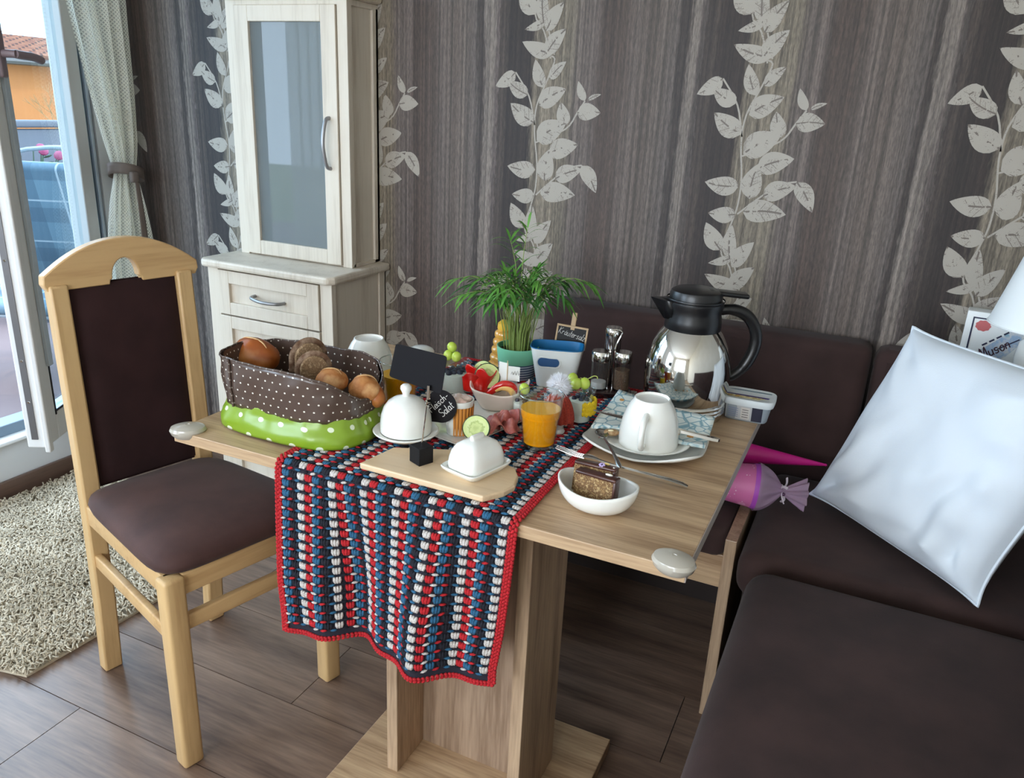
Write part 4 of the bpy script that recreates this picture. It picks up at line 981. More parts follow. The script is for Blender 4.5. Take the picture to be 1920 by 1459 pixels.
for k in range(n+1):
    a = -pi*.62+pi*1.02*k/n
    w_ = .0011*(.5+.5*cos(2*pi*k/8))+.0002
    for z, r in ((.001, .0257), (.062, .0287)): V.append(Vector(((r+w_)*cos(a), (r+w_)*sin(a), z))); U.append((k/8, z))
for k in range(n): F.append((2*k, 2*k+2, 2*k+3, 2*k+1))
def ribm(nt, p):
    x, y, _, v = uvxy(nt, 'UV'); fr = math_n(nt, 'ABSOLUTE', math_n(nt, 'SUBTRACT', math_n(nt, 'FRACT', x), .5))
    nt.links.new(mixcol(nt, math_n(nt, 'LESS_THAN', fr, .10), lin((208, 138, 62)), lin((112, 60, 24))), p.inputs['Base Color'])
mk('ribbed_band', (V, F, U), M('ochre_ribbed_band', (208, 138, 62), .4, extra=ribm), rk, smooth=60)
def blob(rx, rz, seed, am, n=28, m=12):
    g = sph(1, 1, 1, n, m); out = []
    for p in g[0]:
        k = 1+am*mnoise.noise(p*1.8+Vector((seed, seed*.7, 0)))+am*.5*mnoise.noise(p*4.1+Vector((0, seed, 3)))
        out.append(Vector((p.x*rx*k, p.y*rx*k, p.z*rz*k)))
    return out, g[1], g[2]
mk('meat_salad', tr(blob(.024, .012, 4, .45), (0, 0, .068)), M('creamy_meat_salad', (232, 214, 200), .4, col2=(218, 180, 166), nscale=90), rk, smooth=80)
# heart-shaped chalk tag
hc = at(827, 762, y=1.300)
hs = thing('chalk_tag', 'black round chalk tag lettered Fleischsalat leaning on the ramekin', 'sign', hc, rot=(radians(-14), radians(-47), radians(18)))
pts = []
for i in range(40):
    t = -.80*pi+1.6*pi*i/39; pts.append((.0335*cos(t), .0335*sin(t)))
pts.append((-.047, 0))
mk('tag_board', tr(prism(pts, -.001, .001), (0, 0, 0), (pi/2, 0, 0)), M('blackboard_paint', (18, 14, 17), .7, spec=.2), hs, smooth=0)
CHALK = M('white_chalk', (226, 224, 220), .9)
g, w = lettering('Fleisch-', .0150, .0007, .05); mk('chalk_letters', tr(flat_xz(g), (-w/2+.002, -.0014, .003)), CHALK, hs)
g, w = lettering('Salat', .0165, .0007, .05); mk('chalk_letters', tr(flat_xz(g), (-w/2+.006, -.0014, -.019)), CHALK, hs)
# cucumber slices
def cucm():
    def f(nt, p):
        x, y, _, v = uvxy(nt, 'UV'); tc = nd(nt, 'ShaderNodeTexCoord')
        nz = noise_n(nt, tc.outputs['Object'], 260, 3)
        r = math_n(nt, 'ADD', x, math_n(nt, 'MULTIPLY', math_n(nt, 'SUBTRACT', nz, .5), .5))
        nt.links.new(ramp(nt, r, [(.1, (176, 190, 112)), (.95, (208, 216, 146)), (.35, (196, 208, 132)), (.5, (160, 178, 96)), (.6, (206, 216, 150)), (.86, (196, 212, 130))]), p.inputs['Base Color'])
    return M('cucumber_flesh', (200, 212, 140), .3, extra=f)
CUC, RIND = cucm(), M('cucumber_rind', (44, 70, 30), .4)
def cucumber(label, loc, rot, r=.026, sy=1.0):
    c = thing('cucumber_slice', label, 'cucumber slice', loc, 0, 'cucumber slices on the platter', rot)
    g = lathe([(0, .0022), (r*.3, .0022), (r*.6, .0022), (r*.95, .0022)], 40, 1, sy); g = (g[0], g[1], [(sqrt(p.x**2+(p.y/sy)**2)/r, 0) for p in g[0]])
    b = lathe([(r*.95, -.0022), (r*.6, -.0022), (0, -.0022)], 40, 1, sy); b = (b[0], b[1], [(sqrt(p.x**2+(p.y/sy)**2)/r, 0) for p in b[0]])
    mk('flesh', join(g, b), CUC, c); mk('rind', lathe([(r*.935, .0023), (r*.97, .0025), (r*1.01, .0016), (r*1.01, -.0016), (r*.97, -.0025), (r*.935, -.0023)], 40, 1, sy), RIND, c)
cp = at(893, 803, y=1.308)
cucumber('cucumber slice leaning on the front of the ribbed ramekin', cp, (radians(64), 0, radians(10)), .0285, .92)
# ham
def ham(name, label, loc, rx, seed, rz):
    def f(u, v):
        x, y = 2*u-1, 2*v-1; env = (1-x**4)*(1-.5*y**4)
        wv = .5+.5*sin(2*pi*(u*2.2+.25*sin(2.2*y+seed)+.1*seed)); w2 = mnoise.noise(Vector((x*2.2, y*2.2, seed)))
        return (rx*1.25*x+.006*sin(4*y+seed), rx*.85*y*(1-.15*abs(x))+.007*cos(9*u+seed), .002+env*(.004+.026*wv*(1-.25*y)+.012*w2) if env > 0 else .002)
    return tag(mk(name, grid(f, 60, 30), M('pink_ham', (206, 128, 118), .35, col2=[(184, 96, 90), (224, 156, 144)], nscale=60, lo=.3, hi=.7, sss=.1), None, loc, (0, 0, rz), smooth=80, solid=.0015), label, 'ham', 'folded ham on the platter')
hp = at(925, 802, z=ZP+.01); ham('ham_slice', 'ruffled pink ham slice beside the cucumber on the platter', (hp.x, hp.y+.012, ZP), .036, 1.3, .6)
hp = at(945, 790, z=ZP+.01); ham('ham_slice', 'flat pink ham slice towards the right end of the platter', (hp.x-.002, hp.y+.005, ZP), .030, 4.1, 1.2)
# wavy pepper bowl
wb0 = at(921, 775, z=ZP); 
wbl = thing('wavy_bowl', 'white bowl with a wavy rim full of peppers and cucumber', 'bowl', (wb0.x-.004, wb0.y+.047, ZP), IMG)
def wav(u, v):
    a = 2*pi*u; R_ = .036+.027*v**.8; z = .002+(.052+.011*cos(2*a+.6)+.006*cos(3*a))*v
    k = (abs(cos(a))**3+abs(sin(a))**3)**(-1/3); return (R_*k*cos(a)*1.02, R_*k*sin(a)*.85, z)
wbm = M('blush_white_glaze', (238, 222, 208), .2, coat=.3)
mk('bowl_wall', grid(wav, 64, 10, True), wbm, wbl, smooth=80, solid=.003); mk('bowl_base', rr_shell([(.0365, .0305, 0), (.0365, .0305, .004)], 3), wbm, wbl)
RED = M('red_pepper_skin', (212, 30, 22), .15, coat=.5, col2=(184, 16, 16), nscale=25); YEL = M('pepper_inside', (236, 190, 112), .35)
bc = wbl.location
def pepper(label, loc, rot, w=.03, h=.04, curl=2.2, k=0):
    c = thing('pepper_piece', label, 'pepper', loc, 0, 'pepper pieces in the wavy bowl', rot)
    def f(u, v):
        a = (u-.5)*curl; r = .020; zz = h*v; e = 1-.12*(v-.5)**2; top = .007*cos(3*a+k)*v
        return (r*sin(a)*e*w/.03, -r*cos(a)*e+r+.006*sin(pi*v), zz+top)
    mk('skin', grid(f, 18, 12), RED, c, smooth=80, solid=-.0022); mk('inner_flesh', tr(grid(f, 18, 12), (0, .0030, .0004), (0, 0, 0), (.92, .92, .97)), YEL if k > 5 else M('pepper_inside_red', (226, 92, 62), .3), c, smooth=80)
P_ = at(884, 725, y=bc.y-.02)
pepper('red pepper piece with jagged tip at the left of the wavy bowl', at(886, 735, y=bc.y-.024), (radians(8), radians(-6), IMG), .036, .040, 2.5, .5)
pepper('upright red pepper piece in the middle of the wavy bowl', at(905, 736, y=bc.y-.018), (radians(4), radians(14), IMG+.3), .036, .046, 2.6, 2.2)
pepper('red pepper piece standing behind the others in the wavy bowl', at(893, 728, y=bc.y-.004), (radians(-6), radians(-16), IMG-.2), .034, .050, 2.3, 1.4)
# curled strip of pepper on the rim
st = thing('pepper_strip', 'curved red pepper strip hanging over the wavy bowl rim', 'pepper', at(946, 735, y=bc.y-.015), 0, 'pepper pieces in the wavy bowl', (0, 0, IMG))
arc = [Vector((-.040, 0, -.012)), Vector((-.024, 0, .004)), Vector((-.004, 0, .016)), Vector((.014, 0, .014)), Vector((.022, 0, .002)), Vector((.018, -.002, -.010))]
AP = smooth_path(arc, 6)
mk('skin', tube(AP, [.002+.0045*sin(pi*min(1, i/(len(AP)-1)*.9+.08)) for i in range(len(AP))], 10, True, 1.6), RED, st, smooth=80)
mk('inner_flesh', tube([p+Vector((-.003, -.0025, -.006)) for p in AP[8:]], [.003+.003*sin(pi*i/(len(AP)-9)) for i in range(len(AP)-8)], 10, True, 1.3), YEL, st, smooth=80)
cucumber('large cucumber slice standing behind the red peppers', at(914, 705, y=bc.y+.004), (radians(70), radians(8), radians(20)), .029)
cucumber('cucumber slice standing next to the paper flag', at(928, 712, y=bc.y+.014), (radians(72), radians(14), radians(26)), .029)
cucumber('cucumber slice lying highest at the back of the wavy bowl', at(906, 697, y=bc.y+.020), (radians(66), radians(-20), radians(10)), .026)
# paper flag
fg = thing('paper_flag', 'small white folded paper flag stuck in the cucumber slices', 'flag', at(952, 715, y=bc.y+.012), IMG)
PAP = M('white_note_paper', (232, 234, 228), .7)
mk('stick', tube([(-.002, 0, -.03), (-.002, 0, .048)], .0012, 6), M('toothpick_wood', (214, 190, 150), .7), fg)
mk('paper_fold', join(prism([(0, 0), (-.020, .012), (-.021, .0125), (-.002, 0)], -.008, .042)), PAP, fg, smooth=0)
mk('flag_leaf', tr(prism([(0, 0), (.026, -.006), (.0262, -.0054), (.0004, .0008)], .002, .036)), PAP, fg, smooth=0)
mk('pencil_marks', join(*[tr(tube(smooth_path([(.007+.006*i, -.0028-.0014*i, .018), (.009+.006*i, -.0034-.0014*i, .024+.002*i), (.0115+.006*i, -.0038-.0014*i, .017), (.012+.006*i, -.0040-.0014*i, .022)], 3), .0003, 4), (0, -.0004, 0)) for i in range(3)]), M('grey_pencil', (120, 122, 120), .8), fg)

# ---- glasses of juice
CLEAR = glass('clear_drinking_glass', (252, 254, 254), 0, 1.6); JUICE = M('orange_juice', (250, 158, 8), .25, col2=(252, 168, 20), nscale=20); JTOP = M('juice_surface', (252, 184, 48), .2)
def juice_glass(label, loc, h=.112, rt=.043, rb=.032, fill=.083):
    g = thing('juice_glass', label, 'glass', loc, 0, 'glasses of orange juice')
    def R_(z):
        t = z/h; r = rb+(rt-rb)*t**.85
        return r+(.0022 if t > .62 else .0022*max(0, (t-.56)/.06))
    zs = [.0, .002, .006]+[h*k/14 for k in range(2, 15)]
    outer = [(0, 0)]+[(R_(z), z) for z in zs]; inner = [(R_(z)-.0022, z) for z in zs[:1:-1] if z > .009]+[(0, .0095)]
    mk('tumbler', lathe(outer+inner, 56), CLEAR, g, smooth=45)
    mk('glass_rim', tube([Vector(((R_(h)-.0011)*cos(2*pi*k/48), (R_(h)-.0011)*sin(2*pi*k/48), h)) for k in range(49)], .0013, 6, False), glass('bright_glass_rim', (240, 246, 246), .05, 2.6), g)
    mk('glass_foot', lathe([(0, .0005), (rb*.95, .0005), (rb*.98, .004), (rb*.9, .008), (0, .008)], 40), glass('thick_glass_foot', (226, 234, 232), .05, 2.0), g)
    jz = [.0100]+[.0105+(fill-.0105)*k/10 for k in range(11)]
    mk('juice', lathe([(0, jz[0])]+[(R_(z)-.0026, z) for z in jz[1:]], 56), JUICE, g, smooth=45)
    mk('juice_top', lathe([(R_(fill)-.0027, fill), (0, fill+.0002)], 56), JTOP, g)
    return g
juice_glass('glass of orange juice on the runner in front of the egg', (-.551, 1.372, ZR))
juice_glass('glass of orange juice behind the blank black card', (-.916, 1.425, TZ), .112, .043, .034, .080)
# ---- preserving jars with yoghurt, berries and grapes
JG = glass('greenish_jar_glass', (252, 255, 254), 0, 1.45); YOG = M('white_yoghurt', (250, 250, 243), .35); BERRY = M('blueberry', (34, 36, 54), .5, col2=(52, 54, 78), nscale=60); GRAPE = M('green_grape', (178, 204, 62), .22, col2=(196, 214, 96), nscale=30, sss=.2)
GST = M('grape_stem', (176, 186, 96), .6)
def jar(label, loc, r=.03, h=.075, fill=.048, nb=7):
    j = thing('yoghurt_jar', label, 'jar', loc, IMG, 'yoghurt jars with glass lids')
    mk('jar_wall', lathe([(0, 0), (r*.80, 0), (r*.86, .003), (r*.94, h*.5), (r*.96, h*.82), (r*1.04, h*.86), (r*1.06, h*.9), (r*1.0, h*.92), (r*.92, h*.9), (r*.88, h*.5), (r*.80, .006), (0, .005)], 48), JG, j, smooth=45)
    mk('yoghurt', lathe([(0, .006), (r*.79, .0065), (r*.87, h*.5), (r*.88, fill), (r*.6, fill+.0015), (0, fill+.003)], 40), YOG, j)
    for k in range(nb):
        a = k*2.4; d_ = r*.62*sqrt((k+.3)/nb); mk('blueberry', sph(r*.20, n=12, m=8, c=(d_*cos(a), d_*sin(a), fill+r*.12)), BERRY, j)
    mk('glass_lid', lathe([(0, h*.925), (r*.86, h*.925), (r*1.08, h*.93), (r*1.12, h*.955), (r*1.10, h*.985), (r*.9, h*1.0), (r*.82, h*.985), (0, h*.98)], 48), JG, j, smooth=45)
    return h
def grapes(loc, offs, label, stem=None, r=.0115):
    out = []
    for i, (dx, dy, dz) in enumerate(offs):
        o = thing('grape', label[i], 'grape', Vector(loc)+RV*dx+FV*dy+Vector((0, 0, dz)), 0, 'green grapes on the jar lids', (random.uniform(-.4, .4), random.uniform(-.4, .4), 0))
        mk('fruit', sph(r, r, r*1.12, 20, 14), GRAPE, o); mk('stem_scar', sph(.0012, .0012, .0008, 8, 5, (0, 0, r*1.12)), GST, o); out.append(o)
    return out
jl = Vector((-.861, 1.575, TZ)); hh = jar('yoghurt jar with berries standing behind the ramekin', jl, .038, .082, .050, 9)
grapes(jl+Vector((0, 0, hh*.985)), [(-.014, 0, .0125), (.006, -.010, .0125), (-.006, .006, .031)], ['green grape at the left on the rear jar lid', 'green grape at the front of the rear jar lid', 'green grape on top of the pile on the rear jar lid'])
jl = Vector((-.527, 1.540, ZR)); hh = jar('yoghurt jar with blueberries between the egg and the shakers', jl, .029, .080, .052, 7)
gr = grapes(jl+Vector((0, 0, hh*.985)), [(-.020, .004, .0185), (.006, -.006, .0125), (-.012, -.008, .0115)], ['green grape touching the white pompom on the jar lid', 'large front green grape with a stem on the jar lid', 'small half-hidden green grape below the others on the jar lid'], r=.0118)
gm = Matrix.LocRotScale(gr[1].location, gr[1].rotation_euler, None).inverted()
mk('stalk', trm(tube(smooth_path([jl+Vector((-.004, 0, hh+.021)), jl+RV*.010+Vector((0, 0, hh+.019)), jl+RV*.024+Vector((0, 0, hh+.027)), jl+RV*.032+Vector((0, 0, hh+.026)), jl+RV*.033+Vector((0, 0, hh+.021))], 5), .0011, 7), gm), GST, gr[1])
lace_d = thing('crochet_doily', 'scalloped yellow crocheted ring wrapped round the near yoghurt jar', 'doily', jl+Vector((0, 0, 0)))
ga = []
for k in range(26):
    a = -1.0+2.1*k/25
    for z, rr in ((.030, .0034), (.040, .0032), (.050, .0034)): ga.append(sph(.0034, .0034, .0058, 7, 5, ((.0335)*cos(a), (.0335)*sin(a), z+.002*sin(k*1.6))))
stuff(mk('crochet_stitches', join(*ga), M('yellow_yarn', (232, 196, 34), .9), lace_d))
jl = Vector((-.640, 1.492, ZR)); hh = jar('yoghurt jar half hidden behind the front juice glass', jl, .026, .060, .040, 5)
grapes(jl+Vector((0, 0, hh*.985)), [(.000, -.004, .0120)], ['single green grape left of the white pompom'])
# ---- boiled egg with knitted hat
eg = thing('egg_cup', 'white egg cup with a drawn face under the knitted hat', 'egg cup', (-.549, 1.462, ZR), IMG)
mk('cup_bowl', lathe([(0, 0), (.018, 0), (.0185, .003), (.014, .008), (.016, .014), (.0225, .026), (.0245, .040), (.0245, .046), (.0225, .046), (.020, .034), (0, .022)], 40), PORC, eg)
for k, (a, z) in enumerate(((-1.0, .026), (-.7, .030), (-.85, .018))): mk('drawn_mark', tr(tube(smooth_path([(0, -.003, 0), (.0006, 0, .003), (0, .003, .001)], 3), .0006, 5), (.0225*cos(a)+.0005, .0225*sin(a), z), (0, 0, a)), BLACKPL, eg)
hat = thing('egg_warmer', 'rust-red knitted egg hat with a fluffy white pompom', 'egg warmer', (-.549, 1.462, ZR+.040), IMG)
HATM = M('rust_red_wool', (172, 62, 44), .95, col2=(140, 46, 34), nscale=300, bump=.6, bscale=500)
def hatf(u, v):
    a = 2*pi*u; r = .0315*(1-v**2.6)**.5*(1-.1*v)+.004*(1-v); rib = 1+.055*cos(18*a)+.02*sin(40*v*pi)*cos(9*a)
    return (r*rib*cos(a), r*rib*sin(a), -.012+.062*v)
mk('knit_cap', grid(hatf, 108, 20, True), HATM, hat, smooth=80)
for s in (-1, 1): mk('ear_flap', tr(sph(.005, .011, .020, 12, 10), (s*.0315, .002, -.012), (0, s*-.06, 0)), HATM, hat)
V, F, U = [], [], []
for i in range(1300):
    d = Vector((random.gauss(0, 1), random.gauss(0, 1), random.gauss(0, 1))).normalized(); l = random.uniform(.021, .032); s = d.orthogonal().normalized()*.0012; t = d.cross(s).normalized()*.0012; c = Vector((0, 0, .064)); o = len(V)
    V += [c+d*.006+s, c+d*.006-s*.5+t, c+d*.006-s*.5-t, c+d*l]; U += [(0, 0)]*4; F += [(o, o+1, o+3), (o+1, o+2, o+3), (o+2, o, o+3)]
mk('pompom_core', sph(.017, n=18, m=12, c=(0, 0, .064)), M('white_wool', (236, 236, 240), .95), hat)
stuff(mk('pompom', (V, F, U), M('white_wool', (236, 236, 240), .95), hat, smooth=0))
# ---- salt and pepper
ss = thing('cruet_stand', 'chrome cruet stand with dark base beside the thermos', 'cruet', (-.527, 1.748, ZR), IMG)
mk('base_tray', rr_shell([(.050, .030, 0), (.052, .032, .003), (.052, .032, .012), (.049, .029, .014)], 4), M('dark_smoked_tray', (48, 30, 30), .2, coat=.5), ss)
mk('carry_wire', join(tube(smooth_path([(-.006, 0, .012), (-.005, 0, .09), (-.009, 0, .13), (-.010, 0, .155), (.002, 0, .162), (.016, 0, .158), (.017, 0, .150), (.006, 0, .12), (.005, 0, .09), (.006, 0, .012)], 6), .0022, 8)), CHROME, ss)
def shaker(label, off, r, h, cont, cm, caplen=.024, body=None):
    o = thing('spice_shaker', label, 'shaker', Vector((-.527, 1.748, ZR+.014))+RV*off[0]+FV*off[1], IMG, 'spice shakers in the cruet stand')
    mk('shaker_glass', lathe([(0, 0), (r*.96, 0), (r, .003), (r, h), (r*.9, h+.002), (r*.9, h), (r*.9, .004), (0, .004)], 36), body or CLEAR, o, smooth=45)
    mk('contents', lathe([(0, .005), (r*.88, .005), (r*.88, cont), (0, cont+.002)], 30), cm, o)
    mk('cap', lathe([(r*1.03, h-.001), (r*1.05, h+.002), (r*1.04, h+caplen-.003), (r*.96, h+caplen), (0, h+caplen+.001)], 36), CHROME, o, smooth=35)
shaker('glass salt shaker with steel cap at the left of the cruet stand', (-.028, -.004), .0205, .072, .020, M('salt_white', (214, 212, 210), .8))
shaker('glass pepper shaker with brown contents at the right of the cruet stand', (.026, -.004), .0205, .072, .052, M('ground_pepper', (120, 92, 70), .9, col2=(84, 62, 48), nscale=300))
shaker('tall dark shaker with chrome cap at the back of the cruet stand', (.004, .040), .0195, .125, .06, M('dark_spice', (60, 36, 28), .9), .018, M('smoked_dark_glass', (38, 24, 24), .08, coat=.6))
# ---- Kräutersalz sign
ks_c = at(1071, 632, y=1.822)
ks = thing('chalkboard_sign', 'small wood-framed chalkboard lettered Kräutersalz behind the white bin', 'sign', (ks_c.x, ks_c.y, ks_c.z), rot=(radians(-6), radians(5), radians(14)))
FRW = M('pale_frame_wood', (206, 176, 138), .6)
mk('board', box(.074, .003, .052), M('blackboard_slate', (22, 20, 22), .6), ks, smooth=0)
for a, b in (((-.040, -.003, .024), (.040, .0025, .029)), ((-.040, -.003, -.029), (.040, .0025, -.024)), ((-.040, -.003, -.024), (-.0355, .0025, .024)), ((.0355, -.003, -.024), (.040, .0025, .024))): mk('frame_strip', box2(a, b), FRW, ks, smooth=0, bev=.001)
mk('clothes_peg', rbox(.012, .008, .045, .002, (.0, .002, .040)), FRW, ks); mk('foot', rbox(.012, .006, ks_c.z-TZ-.028, .001, (0, .006, -.027-(ks_c.z-TZ-.028)/2)), FRW, ks)
g, w = lettering('Kräutersalz', .0165, .0006, .25); mk('chalk_letters', tr(flat_xz(g), (-.034, -.0022, .006), (0, radians(9), 0), (.070/w, 1, 1.0)), CHALK, ks)
# ---- white table bin
bn = thing('table_bin', 'white plastic table bin with blue inside and oval slot', 'bin', (-.669, 1.752, ZR), IMG-.10)
BNW, BNB = M('white_bin_plastic', (232, 234, 230), .3), M('blue_bin_plastic', (20, 112, 168), .35)
def binw(sc, z0_, z1_, n=8):
    return [((.046+.019*k/n)*sc, (.034+.010*k/n)*sc, z0_+(z1_-z0_)*k/n) for k in range(n+1)]
g = rr_shell(binw(1, 0, .098), 4.5); mk('outer_wall', (g[0], g[1][:-1], g[2]), BNW, bn, smooth=50)
g = rr_shell(binw(.965, .004, .0985), 4.5); mk('inner_wall', (g[0], [f[::-1] for f in g[1][:-1]], g[2]), BNB, bn, smooth=50)
top = [(p[0], p[1]) for p in rr_shell([(.065, .044, 0)], 4.5)[0][:64]]
mk('rim', tube([Vector((x, y, .098)) for x, y in top]+[Vector((top[0][0], top[0][1], .098))], .0013, 6, False), BNB, bn)
ov = []
for k in range(32):
    a = 2*pi*k/32; c_, s_ = cos(a), sin(a); ov.append((.0155*(1 if c_ > 0 else -1)+.0105*c_, .0105*s_))
mk('oval_slot', tr(prism(ov, -.0015, .0015), (-.018, -.0412, .066), (radians(84), 0, 0)), M('deep_blue_slot', (10, 70, 120), .4), bn, smooth=30)
ovo = [(x*1.12, y*1.22) for x, y in ov]
mk('slot_rim', tr(tube([Vector((x, y, .0015)) for x, y in ovo]+[Vector((ovo[0][0], ovo[0][1], .0015))], .0011, 6, False), (-.018, -.0412, .066), (radians(84), 0, 0)), BNW, bn)
# ---- potted palm
pp = thing('potted_palm', 'small green parlour palm in a mint pot with blue stripes', 'plant', (-.776, 1.752, ZR-.001))
def potm(nt, p):
    tc = nd(nt, 'ShaderNodeTexCoord'); s = nd(nt, 'ShaderNodeSeparateXYZ'); nt.links.new(tc.outputs['Object'], s.inputs[0])
    fr = math_n(nt, 'FRACT', math_n(nt, 'DIVIDE', s.outputs[2], .0065)); st_ = mixcol(nt, math_n(nt, 'LESS_THAN', fr, .5), lin((206, 214, 222)), lin((58, 78, 118)))
    nt.links.new(mixcol(nt, math_n(nt, 'GREATER_THAN', s.outputs[2], .042), st_, lin((128, 204, 168))), p.inputs['Base Color'])
mk('pot', lathe([(0, 0), (.042, 0), (.045, .003), (.053, .078), (.0535, .082), (.0505, .082), (.049, .068), (0, .068)], 56), M('mint_striped_pot', (128, 204, 168), .4, extra=potm), pp, smooth=40)
mk('soil', lathe([(.049, .069), (0, .072)], 24), M('potting_soil', (46, 36, 28), .95), pp)
STG, LFG, LFD = M('palm_stem', (132, 150, 78), .6), M('palm_leaf', (70, 128, 48), .45, col2=(98, 152, 62), nscale=25), M('palm_leaf_dark', (42, 92, 38), .45, col2=(62, 114, 50), nscale=25)
def leaflet(p, d, L, w, droop):
    V, F, U = [], [], []; s = d.cross(Vector((0, 0, 1))); s = s.normalized() if s.length > 1e-3 else Vector((1, 0, 0))
    for i in range(5):
        t = i/4; c = p+d*L*t+Vector((0, 0, -droop*L*t*t)); ww = w*(sin(pi*(.12+.86*t))**.8) if i < 4 else .0003
        V += [c-s*ww+Vector((0, 0, .15*ww)), c, c+s*ww+Vector((0, 0, .15*ww))]; U += [(0, t), (.5, t), (1, t)]
    for i in range(4):
        for k in (0, 1): a = i*3+k; F.append((a, a+1, a+4, a+3))
    return V, F, U
rnd = random.Random(21)
def frond(a, reach, height, nl, mat, r0=.03, ls=1.0):
    d = Vector((cos(a), sin(a), 0)); b = Vector((r0*cos(a+.4)*rnd.random(), r0*sin(a+.4)*rnd.random(), .066))
    P = smooth_path([b, b*1.0+Vector((0, 0, height*.42))+d*reach*.06, b+Vector((0, 0, height*.78))+d*reach*.3, b+Vector((0, 0, height*.95))+d*reach*.68, b+Vector((0, 0, height*(.92 if reach > .06 else 1.05)))+d*reach], 5)
    gl = []
    n0 = int(len(P)*.52)
    for k in range(nl):
        t = n0+(len(P)-1-n0)*k/(nl-1); i = int(t); p = P[i]; tan = (P[min(i+1, len(P)-1)]-P[max(i-1, 0)]).normalized(); sd2 = tan.cross(Vector((0, 0, 1)))
        sd2 = sd2.normalized() if sd2.length > .05 else Vector((-sin(a), cos(a), 0))
        for s in (-1, 1):
            dd = (tan*rnd.uniform(.55, .9)+sd2*s*rnd.uniform(.55, .9)+Vector((0, 0, rnd.uniform(-.05, .25)))).normalized()
            gl.append(leaflet(p, dd, ls*rnd.uniform(.038, .062), rnd.uniform(.0026, .0042), rnd.uniform(.25, .75)))
    gl.append(leaflet(P[-1], (P[-1]-P[-3]).normalized(), ls*.05, .0035, .3))
    f = mk('frond', join(*gl), mat, pp, smooth=80); mk('frond_stem', tube(P, [.0016-.0010*i/len(P) for i in range(len(P))], 5), STG, f)
for i in range(34):
    a = 2*pi*i/34*5.0+rnd.uniform(-.3, .3); h = rnd.uniform(.135, .215); rc = rnd.uniform(.03, .12)
    frond(a, rc, h, rnd.randint(6, 8), LFG if i % 3 else LFD)
for a, rc, h in ((IMG+pi, .150, .195), (IMG+pi+.35, .135, .165), (IMG-.1, .150, .205), (IMG+.3, .165, .185), (IMG+1.2, .03, .29), (IMG+2.0, .06, .255)): frond(a, rc, h, 6, LFG, .02, 1.15)
stm = []
for i in range(46):
    a = rnd.uniform(0, 2*pi); r_ = .036*sqrt(rnd.random()); stm.append(tube([(r_*cos(a), r_*sin(a), .067), (r_*1.15*cos(a), r_*1.15*sin(a), .12), (r_*1.5*cos(a+.2), r_*1.5*sin(a+.2), rnd.uniform(.15, .19))], [.0015, .0013, .0007], 4))
stuff(mk('stems', join(*stm), STG, pp))
# ---- honey bottle
hb = thing('honey_bottle', 'amber ribbed honey bottle behind the mint plant pot', 'bottle', (-.838, 1.800, TZ))
prof = [(0, 0), (.034, 0)]
for k in range(5):
    r = .039-.0035*k; z = .004+.0205*k
    prof += [(r*.86, z), (r*.97, z+.004), (r, z+.010), (r*.97, z+.016), (r*.86, z+.0195)]
prof += [(.016, .108), (.016, .112), (0, .112)]
mk('ribbed_body', lathe(prof, 40), M('amber_honey', (222, 164, 74), .12, coat=.6, col2=(232, 184, 104), nscale=15, sss=.15), hb, smooth=60); mk('cap', lathe([(.017, .110), (.018, .113), (.017, .126), (.008, .134), (0, .135)], 30), M('yellow_cap', (226, 178, 60), .35), hb)
# ---- clear tub with label
tu_c = Vector((-.207, 1.792, TZ))
tu = thing('plastic_tub', 'translucent plastic tub with a printed lid on the table corner', 'tub', tu_c, radians(2))
FROST = glass('frosted_tub_plastic', (232, 240, 246), .15, 1.4, ((206, 216, 224), .42))
mk('tub_wall', rr_shell([(.046, .030, 0), (.048, .032, .003), (.055, .040, .046)], 5), FROST, tu, smooth=50)
mk('contents', rr_shell([(.043, .027, .003), (.047, .033, .030)], 5), M('grey_blue_contents', (96, 104, 124), .7, col2=(140, 148, 164), nscale=80), tu, smooth=50)
LIDW = glass('milky_lid_plastic', (236, 242, 246), .1, 1.4, ((222, 228, 230), .85))
mk('lid', rr_shell([(.0585, .0435, .040), (.0600, .045, .046), (.0600, .045, .054), (.058, .043, .056), (.054, .039, .0545)], 5), LIDW, tu, smooth=50)
zl = .0552
mk('lid_print_band', prism([(-.048, -.006), (.046, -.006), (.044, -.014), (-.050, -.014)], zl, zl+.0003), M('violet_print', (52, 40, 112), .4), tu, smooth=0)
mk('lid_print_food', prism([(-.050, -.0145), (.040, -.0145), (.022, -.030), (-.045, -.028)], zl, zl+.0003), M('pasta_photo_print', (196, 180, 120), .4, col2=[(226, 216, 170), (150, 130, 70), (222, 160, 60)], nscale=70), tu, smooth=0)
mk('lid_print_top', prism([(-.046, .024), (.048, .024), (.048, .029), (-.036, .029)], zl, zl+.0003), M('teal_print', (70, 110, 130), .4), tu, smooth=0)
def side_print(name, x0_, x1_, z0_, z1_, m, out=.0006):
    def yo(x, z): 
        t = z/.046; a_, b_ = .048+.007*t, .032+.008*t; return -b_*max(0, 1-(abs(x)/a_)**5)**.2-out
    V = [Vector((x, yo(x, z), z)) for x, z in ((x0_, z0_), ((x0_+x1_)/2, z0_), (x1_, z0_), (x1_, z1_), ((x0_+x1_)/2, z1_), (x0_, z1_))]
    mk(name, (V, [(0, 1, 4, 5), (1, 2, 3, 4)], [(0, 0)]*6), m, tu, smooth=0)
side_print('side_label', -.044, .014, .004, .040, M('grey_side_label', (186, 188, 190), .5)); side_print('side_label_field', .0145, .037, .004, .040, M('dark_blue_label_field', (44, 46, 62), .5), .0005)
for k in range(5): side_print('label_line', -.038, -.016, .010+.005*k, .0115+.005*k, M('blue_grey_ink', (110, 116, 150), .5), .0010)
